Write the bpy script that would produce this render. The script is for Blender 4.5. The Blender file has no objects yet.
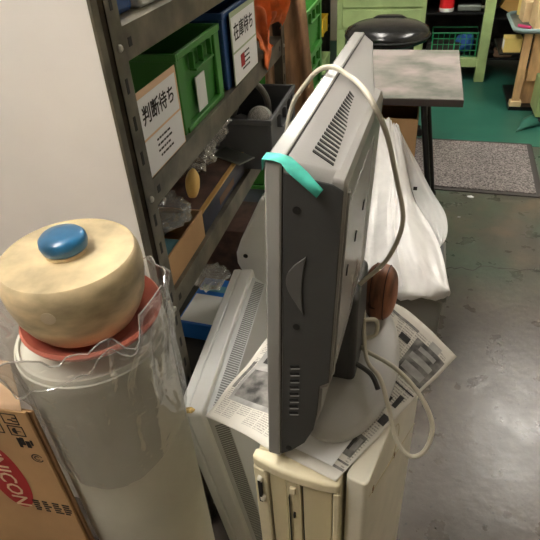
import bpy, bmesh, math, random
from mathutils import Vector, Matrix, noise

random.seed(7)
S = bpy.context.scene
COL = S.collection
D = bpy.data
R = math.radians

# ------------------------------------------------------------------ camera, world, exposure
cam_d = D.cameras.new('camera'); cam = D.objects.new('camera', cam_d); COL.objects.link(cam)
cam_d.sensor_fit = 'HORIZONTAL'; cam_d.sensor_width = 36.0
cam_d.lens = 36.0 * 546.0 / 540.0
cam_d.clip_start = 0.02
def cam_matrix():
    f, vx, vy, yaw = 546.0, 322.75, 1021.66, R(16.5)
    Z = -Vector((vx - 270, 270 - vy, -f)).normalized()      # world up in camera axes
    fw = Vector((0, 0, -1)); fh = (fw - fw.dot(Z) * Z).normalized(); rt = fh.cross(Z)
    Y = fh * math.cos(yaw) + rt * math.sin(yaw); X = Y.cross(Z)
    m = Matrix((X, Y, Z)).to_4x4()
    m.translation = Vector((0, 0, 1.5))
    return m
cam.matrix_world = cam_matrix()
S.camera = cam
W = D.worlds.new('world'); S.world = W; W.use_nodes = True
W.node_tree.nodes['Background'].inputs[0].default_value = (1.0, 0.93, 0.84, 1)
W.node_tree.nodes['Background'].inputs[1].default_value = 0.05
S.view_settings.view_transform = 'Standard'; S.view_settings.look = 'None'
S.view_settings.gamma = 1.0; S.view_settings.use_curve_mapping = False
S.view_settings.exposure = 1.58
LAMP_POWER = 26.0

# ------------------------------------------------------------------ helpers: colour and materials
def lin(c):
    out = []
    for v in c:
        v = v / 255.0
        out.append(v / 12.92 if v <= 0.04045 else ((v + 0.055) / 1.055) ** 2.4)
    return (*out, 1.0)

MATS = {}
def mat(name, col, rough=0.5, metal=0.0, var=0.0, scale=8.0, col2=None, bump=0.0, bscale=60.0, trans=0.0,
        emit=0.0, stretch=None, spec=0.5, coat=0.0, lo=0.35, hi=0.65, sss=0.0):
    if name in MATS: return MATS[name]
    m = D.materials.new(name); m.use_nodes = True
    nt = m.node_tree; n = nt.nodes; b = n['Principled BSDF']; lk = nt.links.new
    b.inputs['Roughness'].default_value = rough; b.inputs['Metallic'].default_value = metal
    b.inputs['Base Color'].default_value = lin(col)
    b.inputs['Specular IOR Level'].default_value = spec
    b.inputs['Coat Weight'].default_value = coat
    if trans: b.inputs['Transmission Weight'].default_value = trans
    if emit:
        b.inputs['Emission Color'].default_value = lin(col); b.inputs['Emission Strength'].default_value = emit
    if var or col2 or bump:
        tc = n.new('ShaderNodeTexCoord'); mp = n.new('ShaderNodeMapping')
        if stretch: mp.inputs['Scale'].default_value = stretch
        lk(tc.outputs['Object'], mp.inputs['Vector'])
    if var or col2:
        ns = n.new('ShaderNodeTexNoise'); ns.inputs['Scale'].default_value = scale; ns.inputs['Detail'].default_value = 5
        lk(mp.outputs[0], ns.inputs['Vector'])
        rp = n.new('ShaderNodeValToRGB')
        rp.color_ramp.elements[0].position = lo; rp.color_ramp.elements[1].position = hi
        if col2 is None:
            c2 = [max(0, v * (1 - var)) for v in col]; c1 = [min(255, v * (1 + var * 0.4)) for v in col]
        else: c1, c2 = col, col2
        rp.color_ramp.elements[0].color = lin(c2); rp.color_ramp.elements[1].color = lin(c1)
        lk(ns.outputs['Fac'], rp.inputs[0]); lk(rp.outputs[0], b.inputs['Base Color'])
    if bump:
        nb = n.new('ShaderNodeTexNoise'); nb.inputs['Scale'].default_value = bscale; nb.inputs['Detail'].default_value = 4
        lk(mp.outputs[0], nb.inputs['Vector'])
        bp = n.new('ShaderNodeBump'); bp.inputs['Strength'].default_value = bump; bp.inputs['Distance'].default_value = 0.004
        lk(nb.outputs['Fac'], bp.inputs['Height']); lk(bp.outputs[0], b.inputs['Normal'])
    MATS[name] = m
    return m

def film_mat(name, col, alpha=0.25, rough=0.15, bump=0.6, bscale=30):
    m = D.materials.new(name); m.use_nodes = True
    nt = m.node_tree; n = nt.nodes; lk = nt.links.new
    b = n['Principled BSDF']; b.inputs['Base Color'].default_value = lin(col)
    b.inputs['Roughness'].default_value = rough; b.inputs['Specular IOR Level'].default_value = 0.9
    b.inputs['Alpha'].default_value = alpha
    tc = n.new('ShaderNodeTexCoord'); nb = n.new('ShaderNodeTexNoise'); nb.inputs['Scale'].default_value = bscale
    lk(tc.outputs['Object'], nb.inputs['Vector'])
    bp = n.new('ShaderNodeBump'); bp.inputs['Strength'].default_value = bump; bp.inputs['Distance'].default_value = 0.01
    lk(nb.outputs['Fac'], bp.inputs['Height']); lk(bp.outputs[0], b.inputs['Normal'])
    # more opaque at grazing angles and on glossy folds
    lw = n.new('ShaderNodeLayerWeight'); lw.inputs['Blend'].default_value = 0.35
    mr = n.new('ShaderNodeMapRange'); mr.inputs['To Min'].default_value = alpha; mr.inputs['To Max'].default_value = min(1, alpha * 2.6)
    lk(lw.outputs['Facing'], mr.inputs['Value']); lk(mr.outputs[0], b.inputs['Alpha'])
    MATS[name] = m
    return m

# ------------------------------------------------------------------ helpers: geometry
def box(bm, x0, x1, y0, y1, z0, z1, M=None):
    vs = [bm.verts.new(Vector(p) if M is None else M @ Vector(p)) for p in
          ((x0,y0,z0),(x1,y0,z0),(x1,y1,z0),(x0,y1,z0),(x0,y0,z1),(x1,y0,z1),(x1,y1,z1),(x0,y1,z1))]
    for f in ((3,2,1,0),(4,5,6,7),(0,1,5,4),(1,2,6,5),(2,3,7,6),(3,0,4,7)):
        bm.faces.new([vs[i] for i in f])
    return bm
def nb(): return bmesh.new()
def bx(*a, M=None): return box(nb(), *a, M=M)

def lathe(prof, seg=40, bm=None, M=None, wob=0.0):
    bm = bm or nb(); rings = []
    for r, z in prof:
        ring = []
        for i in range(seg):
            a = 2 * math.pi * i / seg
            p = Vector((r * math.cos(a), r * math.sin(a), z))
            ring.append(bm.verts.new(M @ p if M else p))
        rings.append(ring)
    for a, b in zip(rings, rings[1:]):
        for i in range(seg):
            j = (i + 1) % seg
            bm.faces.new((a[i], a[j], b[j], b[i]))
    if prof[0][0] > 1e-6: bm.faces.new(rings[0][::-1])
    if prof[-1][0] > 1e-6: bm.faces.new(rings[-1])
    return bm

def cyl(p0, p1, r, seg=12, bm=None, r2=None):
    p0, p1 = Vector(p0), Vector(p1); d = p1 - p0
    q = d.to_track_quat('Z', 'Y').to_matrix().to_4x4(); q.translation = p0
    return lathe([(r, 0), (r if r2 is None else r2, d.length)], seg, bm, q)

def catmull(pts, n=8):
    P = [Vector(p) for p in pts]; out = []
    for i in range(len(P) - 1):
        a, b, c, d = P[max(i-1,0)], P[i], P[i+1], P[min(i+2,len(P)-1)]
        for k in range(n):
            t = k / n
            out.append(0.5*((2*b)+(c-a)*t+(2*a-5*b+4*c-d)*t*t+(3*b-a-3*c+d)*t**3))
    out.append(P[-1]); return out

def tube(pts, r, seg=10, n=8, bm=None, smooth=True):
    bm = bm or nb(); P = catmull(pts, n) if smooth else [Vector(p) for p in pts]
    up = Vector((0.13, 0.2, 0.97)); prev = None; rings = []
    for i, p in enumerate(P):
        t = (P[min(i+1,len(P)-1)] - P[max(i-1,0)]).normalized()
        if prev is None: s = t.cross(up); s = s.normalized() if s.length > 1e-4 else t.cross(Vector((1,0,0))).normalized()
        else: s = (prev - prev.dot(t) * t).normalized()
        prev = s; o = t.cross(s)
        rings.append([bm.verts.new(p + (s*math.cos(a)+o*math.sin(a))*r) for a in [2*math.pi*k/seg for k in range(seg)]])
    for a, b in zip(rings, rings[1:]):
        for i in range(seg):
            j = (i+1) % seg; bm.faces.new((a[i], a[j], b[j], b[i]))
    bm.faces.new(rings[0][::-1]); bm.faces.new(rings[-1])
    return bm

def grid(fn, nu, nv, bm=None, uv=True):
    bm = bm or nb(); lay = bm.loops.layers.uv.verify()
    V = [[bm.verts.new(fn(i/nu, j/nv)) for j in range(nv+1)] for i in range(nu+1)]
    for i in range(nu):
        for j in range(nv):
            f = bm.faces.new((V[i][j], V[i+1][j], V[i+1][j+1], V[i][j+1]))
            for l, (a, b) in zip(f.loops, ((i,j),(i+1,j),(i+1,j+1),(i,j+1))): l[lay].uv = (a/nu, b/nv)
    return bm

def prism(poly, axis, t0, t1, bm=None):
    """extrude a 2D polygon along an axis: 'x' takes (y,z), 'y' takes (x,z), 'z' takes (x,y)"""
    bm = bm or nb()
    f3 = {'x': lambda p, t: (t, p[0], p[1]), 'y': lambda p, t: (p[0], t, p[1]), 'z': lambda p, t: (p[0], p[1], t)}[axis]
    a = [bm.verts.new(f3(p, t0)) for p in poly]; b = [bm.verts.new(f3(p, t1)) for p in poly]
    n = len(poly); bm.faces.new(a); bm.faces.new(b[::-1])
    for i in range(n): bm.faces.new((a[i], b[i], b[(i+1) % n], a[(i+1) % n]))
    return bm

def rrect(a0, a1, b0, b1, r, n=5):
    out = []
    for cx, cy, s in ((a1-r, b1-r, 0), (a0+r, b1-r, 90), (a0+r, b0+r, 180), (a1-r, b0+r, 270)):
        for k in range(n+1):
            t = R(s + 90*k/n); out.append((cx + r*math.cos(t), cy + r*math.sin(t)))
    return out

def loft_yz(rings, bm=None, cap=True):
    """rings: (x, polygon in y,z) with equal counts"""
    bm = bm or nb(); L = [[bm.verts.new((x, y, z)) for y, z in poly] for x, poly in rings]
    for a, b in zip(L, L[1:]):
        n = len(a)
        for i in range(n): bm.faces.new((a[i], a[(i+1)%n], b[(i+1)%n], b[i]))
    if cap: bm.faces.new(L[0][::-1]); bm.faces.new(L[-1])
    return bm

def put(name, bm, m, parent=None, bev=0.0, smooth=35, solid=0.0, T=None, seg=2, sub=0):
    if T is not None: bm.transform(T)
    bmesh.ops.recalc_face_normals(bm, faces=bm.faces)
    me = D.meshes.new(name); bm.to_mesh(me); bm.free()
    if smooth:
        for p in me.polygons: p.use_smooth = True
        me.set_sharp_from_angle(angle=R(smooth))
    me.materials.append(m if not isinstance(m, str) else MATS[m])
    o = D.objects.new(name, me); COL.objects.link(o)
    if parent: o.parent = parent
    if solid:
        md = o.modifiers.new('thickness', 'SOLIDIFY'); md.thickness = solid; md.offset = 0
    if bev:
        md = o.modifiers.new('bevel', 'BEVEL'); md.width = bev; md.segments = seg; md.limit_method = 'ANGLE'; md.angle_limit = R(40)
        md.harden_normals = False
    if sub:
        md = o.modifiers.new('sub', 'SUBSURF'); md.levels = sub; md.render_levels = sub
    return o

def tag(o, label=None, cat=None, group=None, kind=None):
    if label: o['label'] = label
    if cat: o['category'] = cat
    if group: o['group'] = group
    if kind: o['kind'] = kind
    return o
def root(name, loc, label, cat, rz=0.0, group=None, rot=None):
    o = D.objects.new(name, None); COL.objects.link(o); o.location = loc
    o.rotation_euler = rot if rot else (0, 0, rz); o.empty_display_size = 0.05
    return tag(o, label, cat, group)
def struct(name, bm, m, parent=None, **k):
    o = put(name, bm, m, parent, **k); 
    if parent is None: o['kind'] = 'structure'
    return o

def text_mesh(body, size, M, m, parent, name='lettering', bold=0.0):
    c = D.curves.new('txt', 'FONT'); c.body = body; c.size = size; c.align_x = 'CENTER'; c.align_y = 'CENTER'
    c.extrude = 0.0002; c.offset = bold
    c.resolution_u = 2
    t = D.objects.new('txt', c); COL.objects.link(t)
    bpy.context.view_layer.update()
    me = D.meshes.new_from_object(t.evaluated_get(bpy.context.evaluated_depsgraph_get()))
    D.objects.remove(t); D.curves.remove(c)
    me.transform(M); me.materials.clear(); me.materials.append(m)
    me.name = name
    o = D.objects.new(name, me); COL.objects.link(o); o.parent = parent
    return o
def frame(o, ex, ey, ez=None):
    ex, ey = Vector(ex).normalized(), Vector(ey).normalized(); ez = ex.cross(ey)
    m = Matrix((ex, ey, ez)).transposed().to_4x4(); m.translation = Vector(o); return m

def blob(c, r, amp=0.35, fr=3.0, sub=3, seed=0, M=None):
    bm = nb(); bmesh.ops.create_icosphere(bm, subdivisions=sub, radius=1.0)
    for v in bm.verts:
        n = noise.noise(v.co * fr + Vector((seed, seed*1.7, 0))); n2 = noise.noise(v.co * fr * 2.7 + Vector((seed, 0, 3)))
        k = 1 + amp * n + amp * 0.6 * abs(n2)
        v.co = Vector((v.co.x*k*r[0], v.co.y*k*r[1], v.co.z*k*r[2]))
        if M: v.co = M @ v.co
        v.co += Vector(c)
    return bm

# ------------------------------------------------------------------ materials
mat('steel_shelf', (110, 104, 90), 0.42, 0.35, var=0.25, scale=14, bump=0.08)
mat('black', (14, 14, 14), 0.6)
mat('dark_gap', (28, 26, 22), 0.8)
mat('zinc', (190, 188, 180), 0.3, 0.9)
mat('white_panel', (244, 239, 233), 0.45, var=0.03, scale=3)
mat('cardboard', (190, 152, 108), 0.85, var=0.08, scale=5, bump=0.1)
mat('cardboard_dark', (150, 114, 78), 0.85, var=0.15, scale=12)
mat('print_black', (40, 34, 30), 0.8)
mat('print_red', (172, 44, 44), 0.8)
mat('card_cream', (226, 192, 158), 0.8)
mat('drum', (208, 206, 192), 0.5, var=0.06, scale=5)
mat('terracotta', (190, 106, 88), 0.45, var=0.18, scale=9)
mat('wood_lid', (208, 188, 149), 0.42, var=0.28, scale=11, stretch=(1, 1, 2), bump=0.05, bscale=40)
mat('knot', (196, 180, 152), 0.5)
mat('blue_paint', (34, 106, 152), 0.3, var=0.2, scale=20, coat=0.3)
def clear_film(name='film', dif=0.16, gmin=0.16, gmax=0.5, rough=0.07, sc=16, bd=0.012):
    m = D.materials.new(name); m.use_nodes = True
    nt = m.node_tree; n = nt.nodes; lk = nt.links.new; n.remove(n['Principled BSDF'])
    tr_ = n.new('ShaderNodeBsdfTransparent'); tr_.inputs[0].default_value = (0.97, 0.97, 0.96, 1)
    df = n.new('ShaderNodeBsdfDiffuse'); df.inputs[0].default_value = lin((235, 234, 230))
    gl = n.new('ShaderNodeBsdfGlossy'); gl.inputs['Roughness'].default_value = rough
    tc = n.new('ShaderNodeTexCoord'); nz = n.new('ShaderNodeTexNoise'); nz.inputs['Scale'].default_value = sc; nz.inputs['Detail'].default_value = 2
    nz.inputs['Distortion'].default_value = 1.2
    lk(tc.outputs['Object'], nz.inputs['Vector'])
    bp = n.new('ShaderNodeBump'); bp.inputs['Strength'].default_value = 0.8; bp.inputs['Distance'].default_value = bd
    lk(nz.outputs['Fac'], bp.inputs['Height']); lk(bp.outputs[0], gl.inputs['Normal'])
    m1 = n.new('ShaderNodeMixShader'); m1.inputs[0].default_value = dif; lk(tr_.outputs[0], m1.inputs[1]); lk(df.outputs[0], m1.inputs[2])
    lw = n.new('ShaderNodeLayerWeight'); lw.inputs['Blend'].default_value = 0.3
    mr = n.new('ShaderNodeMapRange'); mr.inputs['To Min'].default_value = gmin; mr.inputs['To Max'].default_value = gmax; lk(lw.outputs['Facing'], mr.inputs['Value'])
    m2_ = n.new('ShaderNodeMixShader'); lk(mr.outputs[0], m2_.inputs[0]); lk(m1.outputs[0], m2_.inputs[1]); lk(gl.outputs[0], m2_.inputs[2])
    lk(m2_.outputs[0], n['Material Output'].inputs[0]); MATS[name] = m
clear_film()
clear_film('wrap', 0.22, 0.2, 0.55, 0.08, 60, 0.006)
clear_film('film_hem', 0.3, 0.3, 0.5, 0.1)

mat('tv_silver', (172, 171, 169), 0.25, 0.3, var=0.03, scale=4)
mat('tv_grey', (70, 70, 69), 0.45, 0.2, bump=0.04, bscale=400)
mat('tv_shell', (154, 152, 149), 0.36, 0.3, bump=0.04, bscale=400)  # paler than the side plastic: strong top light is put into its colour
mat('tv_dark', (62, 62, 62), 0.45)
mat('screen', (12, 13, 16), 0.12)
mat('tape', (92, 220, 200), 0.5, var=0.08, scale=60)
mat('cable', (206, 200, 182), 0.45)
mat('pc_beige', (230, 219, 186), 0.45, var=0.06, scale=10)
mat('pc_beige2', (234, 229, 211), 0.45, var=0.05, scale=8)
mat('pc_bay', (204, 192, 156), 0.5)
mat('lcd_white', (232, 234, 234), 0.45, var=0.04, scale=6)
mat('lcd_grey', (200, 203, 204), 0.45)
mat('lcd_groove', (130, 131, 131), 0.7)
mat('foam', (214, 186, 120), 0.95, var=0.3, scale=120)
mat('paper_white', (238, 238, 238), 0.7)
mat('leather', (152, 98, 68), 0.42, var=0.5, scale=9, stretch=(6, 1, 1), bump=0.2, bscale=120)
mat('leather_dark', (70, 38, 24), 0.5)
mat('bag', (228, 226, 224), 0.35, var=0.03, scale=20, bump=0.5, bscale=24)
film_mat('bag_film', (232, 232, 230), 0.45, 0.3, 0.8, 30)
mat('grey_plastic', (120, 118, 112), 0.5)
mat('bin_grey', (92, 94, 97), 0.45)
mat('bin_green', (58, 132, 48), 0.4)
mat('bin_blue', (36, 74, 132), 0.4)
mat('table_top', (166, 157, 154), 0.13, var=0.0, scale=5, col2=(112, 116, 108), lo=0.35, hi=0.6, bump=0.04, bscale=12)
mat('table_edge', (52, 42, 38), 0.5)
mat('black_metal', (24, 24, 25), 0.4, 0.3)
mat('vinyl_black', (22, 23, 25), 0.22)
mat('bench_green', (158, 180, 122), 0.42, var=0.12, scale=5)
mat('wire_green', (30, 130, 84), 0.4)
mat('blue_cloth', (40, 84, 160), 0.7)
mat('can_red', (206, 34, 40), 0.25)
mat('tool_grey', (120, 126, 122), 0.4, 0.5)
mat('wood_pale', (206, 166, 118), 0.6, var=0.15, scale=6, stretch=(4, 4, 1))
mat('box_pale', (224, 196, 150), 0.8, var=0.06)
mat('box_yellow', (226, 202, 120), 0.7)
mat('yellow_tub', (212, 170, 40), 0.5)
mat('tray_rim', (150, 172, 176), 0.4, 0.3)
mat('magenta', (200, 60, 110), 0.5)
mat('maroon', (110, 34, 50), 0.6)
mat('burlap', (192, 154, 118), 0.9, var=0.25, scale=14, stretch=(2, 1, 0.4), bump=0.6, bscale=300)
mat('orange_cloth', (222, 112, 50), 0.8, var=0.25, scale=14, bump=0.3, bscale=80)
mat('brown_cloth', (120, 72, 46), 0.85, var=0.3, scale=14)
mat('navy', (30, 38, 60), 0.45, var=0.25, scale=25)
mat('gold', (190, 150, 84), 0.5)
mat('plum_brown', (84, 60, 50), 0.8, var=0.3, scale=20)
mat('cyan_paper', (96, 150, 162), 0.6)
mat('mustard', (230, 192, 112), 0.55)
mat('box_blue', (30, 108, 196), 0.45)
mat('label_white', (226, 228, 226), 0.6)
mat('wall', (196, 188, 172), 0.8, var=0.05, scale=3)
mat('wall_dim', (120, 112, 100), 0.85, var=0.1, scale=3)
mat('ceiling', (226, 222, 214), 0.85)
mat('vinyl_teal', (50, 106, 90), 0.36, var=0.0, scale=2.4, col2=(30, 86, 74), bump=0.05, bscale=30, lo=0.3, hi=0.7)
mat('crack', (58, 54, 50), 0.9)
mat('rust', (112, 86, 66), 0.8)
mat('dark_stuff', (46, 42, 38), 0.7, var=0.4, scale=10)
mat('lamp_body', (235, 235, 232), 0.5)
m_tube = D.materials.new('lamp_tube'); m_tube.use_nodes = True
_n = m_tube.node_tree.nodes; _n.remove(_n['Principled BSDF']); _e = _n.new('ShaderNodeEmission')
_e.inputs[0].default_value = (1.0, 0.955, 0.89, 1); _e.inputs[1].default_value = LAMP_POWER
m_tube.node_tree.links.new(_e.outputs[0], _n['Material Output'].inputs[0])

def floor_material():
    m = D.materials.new('concrete'); m.use_nodes = True
    nt = m.node_tree; n = nt.nodes; lk = nt.links.new; b = n['Principled BSDF']
    tc = n.new('ShaderNodeTexCoord')
    def nz(s, d=6):
        t = n.new('ShaderNodeTexNoise'); t.inputs['Scale'].default_value = s; t.inputs['Detail'].default_value = d
        lk(tc.outputs['Object'], t.inputs['Vector']); return t
    def ramp(src, p0, c0, p1, c1):
        r = n.new('ShaderNodeValToRGB'); e = r.color_ramp.elements
        e[0].position, e[1].position = p0, p1; e[0].color, e[1].color = lin(c0), lin(c1); lk(src, r.inputs[0]); return r
    def mix(f, a, bb, bt='MIX'):
        x = n.new('ShaderNodeMix'); x.data_type = 'RGBA'; x.blend_type = bt
        if isinstance(f, float): x.inputs[0].default_value = f
        else: lk(f, x.inputs[0])
        lk(a, x.inputs[6]); lk(bb, x.inputs[7]); return x.outputs[2]
    base = ramp(nz(2.2).outputs['Fac'], 0.3, (68, 60, 53), 0.7, (102, 92, 83)).outputs[0]
    fine = ramp(nz(26, 8).outputs['Fac'], 0.35, (150, 150, 150), 0.7, (255, 255, 255)).outputs[0]
    base = mix(0.55, base, fine, 'MULTIPLY')
    # worn green paint left over towards the mat
    gp = ramp(nz(2.6).outputs['Fac'], 0.42, (0, 0, 0), 0.62, (255, 255, 255)).outputs[0]
    sx = n.new('ShaderNodeSeparateXYZ'); lk(tc.outputs['Object'], sx.inputs[0])
    mr = n.new('ShaderNodeMapRange'); mr.inputs['From Min'].default_value = 1.75; mr.inputs['From Max'].default_value = 2.45
    lk(sx.outputs['Y'], mr.inputs['Value'])
    mu = n.new('ShaderNodeMath'); mu.operation = 'MULTIPLY'; lk(gp, mu.inputs[0]); lk(mr.outputs[0], mu.inputs[1])
    mu2 = n.new('ShaderNodeMath'); mu2.operation = 'MULTIPLY'; mu2.inputs[1].default_value = 0.75; lk(mu.outputs[0], mu2.inputs[0])
    gcol = n.new('ShaderNodeRGB'); gcol.outputs[0].default_value = lin((60, 92, 76))
    tan = ramp(nz(4.5).outputs['Fac'], 0.5, (84, 88, 77), 0.7, (140, 126, 102)).outputs[0]
    mr2 = n.new('ShaderNodeMath'); mr2.operation = 'MULTIPLY'; mr2.inputs[1].default_value = 0.5; lk(mr.outputs[0], mr2.inputs[0])
    base = mix(mr2.outputs[0], base, tan)
    base = mix(mu2.outputs[0], base, gcol.outputs[0])
    # dark pits and specks
    pit = ramp(nz(75, 1).outputs['Fac'], 0.705, (0, 0, 0), 0.73, (255, 255, 255)).outputs[0]
    spk = ramp(nz(190, 1).outputs['Fac'], 0.71, (0, 0, 0), 0.74, (255, 255, 255)).outputs[0]
    dk = n.new('ShaderNodeRGB'); dk.outputs[0].default_value = lin((38, 35, 32))
    base = mix(pit, base, dk.outputs[0]); base = mix(spk, base, dk.outputs[0])
    lk(base, b.inputs['Base Color']); b.inputs['Specular IOR Level'].default_value = 0.75
    rr = n.new('ShaderNodeMapRange'); rr.inputs['To Min'].default_value = 0.18; rr.inputs['To Max'].default_value = 0.42
    lk(nz(9).outputs['Fac'], rr.inputs['Value']); lk(rr.outputs[0], b.inputs['Roughness'])
    bp = n.new('ShaderNodeBump'); bp.inputs['Strength'].default_value = 0.32; bp.inputs['Distance'].default_value = 0.003
    lk(nz(34, 8).outputs['Fac'], bp.inputs['Height']); lk(bp.outputs[0], b.inputs['Normal'])
    MATS['concrete'] = m; return m
floor_material()

def mat_carpet():
    m = mat('mat_pile', (112, 118, 114), 0.95, bump=0.9, bscale=160)
    nt = m.node_tree; n = nt.nodes; lk = nt.links.new; b = n['Principled BSDF']
    tc = n.new('ShaderNodeTexCoord'); t = n.new('ShaderNodeTexNoise'); t.inputs['Scale'].default_value = 120; t.inputs['Detail'].default_value = 3
    lk(tc.outputs['Object'], t.inputs['Vector'])
    r = n.new('ShaderNodeValToRGB'); e = r.color_ramp.elements
    e[0].position, e[1].position = 0.38, 0.62; e[0].color, e[1].color = lin((74, 69, 67)), lin((148, 141, 138))
    lk(t.outputs['Fac'], r.inputs[0]); lk(r.outputs[0], b.inputs['Base Color'])
mat_carpet()

def news_material():
    m = D.materials.new('newsprint'); m.use_nodes = True
    nt = m.node_tree; n = nt.nodes; lk = nt.links.new; b = n['Principled BSDF']; b.inputs['Roughness'].default_value = 0.8
    uv = n.new('ShaderNodeUVMap'); sx = n.new('ShaderNodeSeparateXYZ'); lk(uv.outputs[0], sx.inputs[0])
    def math_(op, a, v=None, c=None):
        x = n.new('ShaderNodeMath'); x.operation = op
        if isinstance(a, float): x.inputs[0].default_value = a
        else: lk(a, x.inputs[0])
        if v is not None:
            if isinstance(v, float): x.inputs[1].default_value = v
            else: lk(v, x.inputs[1])
        return x.outputs[0]
    # rows of small print broken by noise, in columns, inside a blank margin
    rows = math_('GREATER_THAN', math_('FRACT', math_('MULTIPLY', sx.outputs['Y'], 62.0)), 0.5)
    cols = math_('GREATER_THAN', math_('FRACT', math_('MULTIPLY', sx.outputs['X'], 7.0)), 0.1)
    mp = n.new('ShaderNodeMapping'); mp.inputs['Scale'].default_value = (150, 62, 1); lk(uv.outputs[0], mp.inputs[0])
    wn = n.new('ShaderNodeTexNoise'); wn.inputs['Scale'].default_value = 1.0; wn.inputs['Detail'].default_value = 1; lk(mp.outputs[0], wn.inputs['Vector'])
    wd = math_('GREATER_THAN', wn.outputs['Fac'], 0.44)
    vo = n.new('ShaderNodeTexVoronoi'); vo.distance = 'CHEBYCHEV'; vo.inputs['Scale'].default_value = 5.5; lk(uv.outputs[0], vo.inputs['Vector'])
    sp = n.new('ShaderNodeSeparateColor'); lk(vo.outputs['Color'], sp.inputs[0])
    blk = math_('GREATER_THAN', sp.outputs[0], 0.3)
    mx = math_('MULTIPLY', math_('GREATER_THAN', sx.outputs['X'], 0.05), math_('LESS_THAN', sx.outputs['X'], 0.95))
    my = math_('MULTIPLY', math_('GREATER_THAN', sx.outputs['Y'], 0.06), math_('LESS_THAN', sx.outputs['Y'], 0.94))
    ink = math_('MULTIPLY', math_('MULTIPLY', math_('MULTIPLY', rows, cols), math_('MULTIPLY', wd, blk)), math_('MULTIPLY', mx, my))
    ink = math_('MULTIPLY', ink, 0.55)
    x = n.new('ShaderNodeMix'); x.data_type = 'RGBA'; lk(ink, x.inputs[0])
    x.inputs[6].default_value = lin((214, 210, 200)); x.inputs[7].default_value = lin((70, 68, 66))
    lk(x.outputs[2], b.inputs['Base Color'])
    MATS['newsprint'] = m
news_material()
mat('ink_grey', (118, 116, 112), 0.8, var=0.5, scale=40)
mat('ink_light', (170, 168, 164), 0.8, var=0.2, scale=30)
mat('ink_dark', (58, 56, 55), 0.8, var=0.35, scale=60)

# ------------------------------------------------------------------ the setting
fl = struct('floor', bx(-2.2, 2.6, -2.0, 6.2, -0.05, 0.0), 'concrete', smooth=0)
struct('ceiling', bx(-2.2, 2.6, -2.0, 6.2, 2.6, 2.7), 'ceiling', smooth=0)
struct('wall_left', bx(-2.3, -2.2, -2.0, 6.2, 0, 2.6), 'wall', smooth=0)
struct('wall_right', bx(2.6, 2.7, -2.0, 6.2, 0, 2.6), 'wall', smooth=0)
struct('wall_back', bx(-2.3, 2.7, 6.2, 6.3, 0, 2.6), 'wall', smooth=0)
struct('wall_front', bx(-2.3, 2.7, -2.1, -2.0, 0, 2.6), 'wall', smooth=0)

def ribbon_floor(pts, w, z):
    bm = nb(); prev = None
    P = [Vector((x, y, z)) for x, y in pts]
    for i, p in enumerate(P):
        t = (P[min(i+1, len(P)-1)] - P[max(i-1, 0)]).normalized(); s = Vector((-t.y, t.x, 0)) * w * random.uniform(0.4, 1.2)
        cur = (bm.verts.new(p + s), bm.verts.new(p - s))
        if prev: bm.faces.new((prev[0], prev[1], cur[1], cur[0]))
        prev = cur
    return bm
def jag(pts, n=5, a=0.012):
    out = []
    for (x0, y0), (x1, y1) in zip(pts, pts[1:]):
        for k in range(n):
            t = k/n; out.append((x0+(x1-x0)*t + random.uniform(-a, a), y0+(y1-y0)*t + random.uniform(-a, a)))
    out.append(pts[-1]); return out
put('crack', ribbon_floor(jag([(0.15, 2.13), (0.21, 2.136), (0.308, 2.145), (0.396, 2.184), (0.522, 2.174), (0.606, 2.181), (0.9, 2.22), (1.4, 2.18)]), 0.004, 0.0008), 'crack', fl, smooth=0)
put('crack', ribbon_floor(jag([(0.21, 2.136), (0.19, 1.95), (0.165, 1.78), (0.18, 1.6), (0.15, 1.45), (0.12, 1.3)]), 0.003, 0.0008), 'crack', fl, smooth=0)

# teal sheet flooring at the far end, with a lifted corner
def sheet_fn(u, v):
    x = -1.9 + 4.3*u; y = 3.5 + 2.6*v
    return Vector((x, y, 0.003))
sf = struct('floor_teal_sheet', bx(-1.9, 2.4, 3.56, 6.15, 0.0, 0.003), 'vinyl_teal', smooth=0)
def curl_fn(u, v):
    x = 0.66 + 0.40*u + 0.10*v; y = 3.78 + 0.32*u + 0.26*v - 0.1*u*v
    lift = 0.10*math.sin(math.pi*min(1, v*1.0))*(1-0.5*u) * (0.4 + 0.6*u)
    return Vector((x, y, 0.006 + lift + 0.01*math.sin(7*u)))
put('lifted_edge', grid(curl_fn, 14, 10), 'vinyl_teal', sf, solid=0.004)

# ------------------------------------------------------------------ ceiling lamps (the room's light)
def ceiling_lamp(x, y, label, rz=0):
    r = root('fluorescent_lamp', (x, y, 2.6), label, 'lamp', rz, 'fluorescent ceiling lamps')
    put('housing', prism([(-0.07, 0), (-0.05, -0.05), (0.05, -0.05), (0.07, 0)], 'y', -0.62, 0.62), 'lamp_body', r, bev=0.003)
    for s in (-1, 1):
        put('tube', cyl((s*0.075, -0.59, -0.075), (s*0.075, 0.59, -0.075), 0.016, 14), m_tube, r)
        for e in (-1, 1): put('socket', bx(s*0.075-0.018, s*0.075+0.018, e*0.6-0.012, e*0.6+0.012, -0.1, -0.02), 'lamp_body', r, bev=0.003)
ceiling_lamp(1.15, 3.4, 'white twin-tube ceiling lamp over the far mat')
ceiling_lamp(-0.75, 1.5, 'white twin-tube ceiling lamp over the steel shelf')
ceiling_lamp(-0.8, 0.05, 'white twin-tube ceiling lamp in front of the white board')
ceiling_lamp(-0.55, 3.4, 'white twin-tube ceiling lamp over the green crates')

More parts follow.
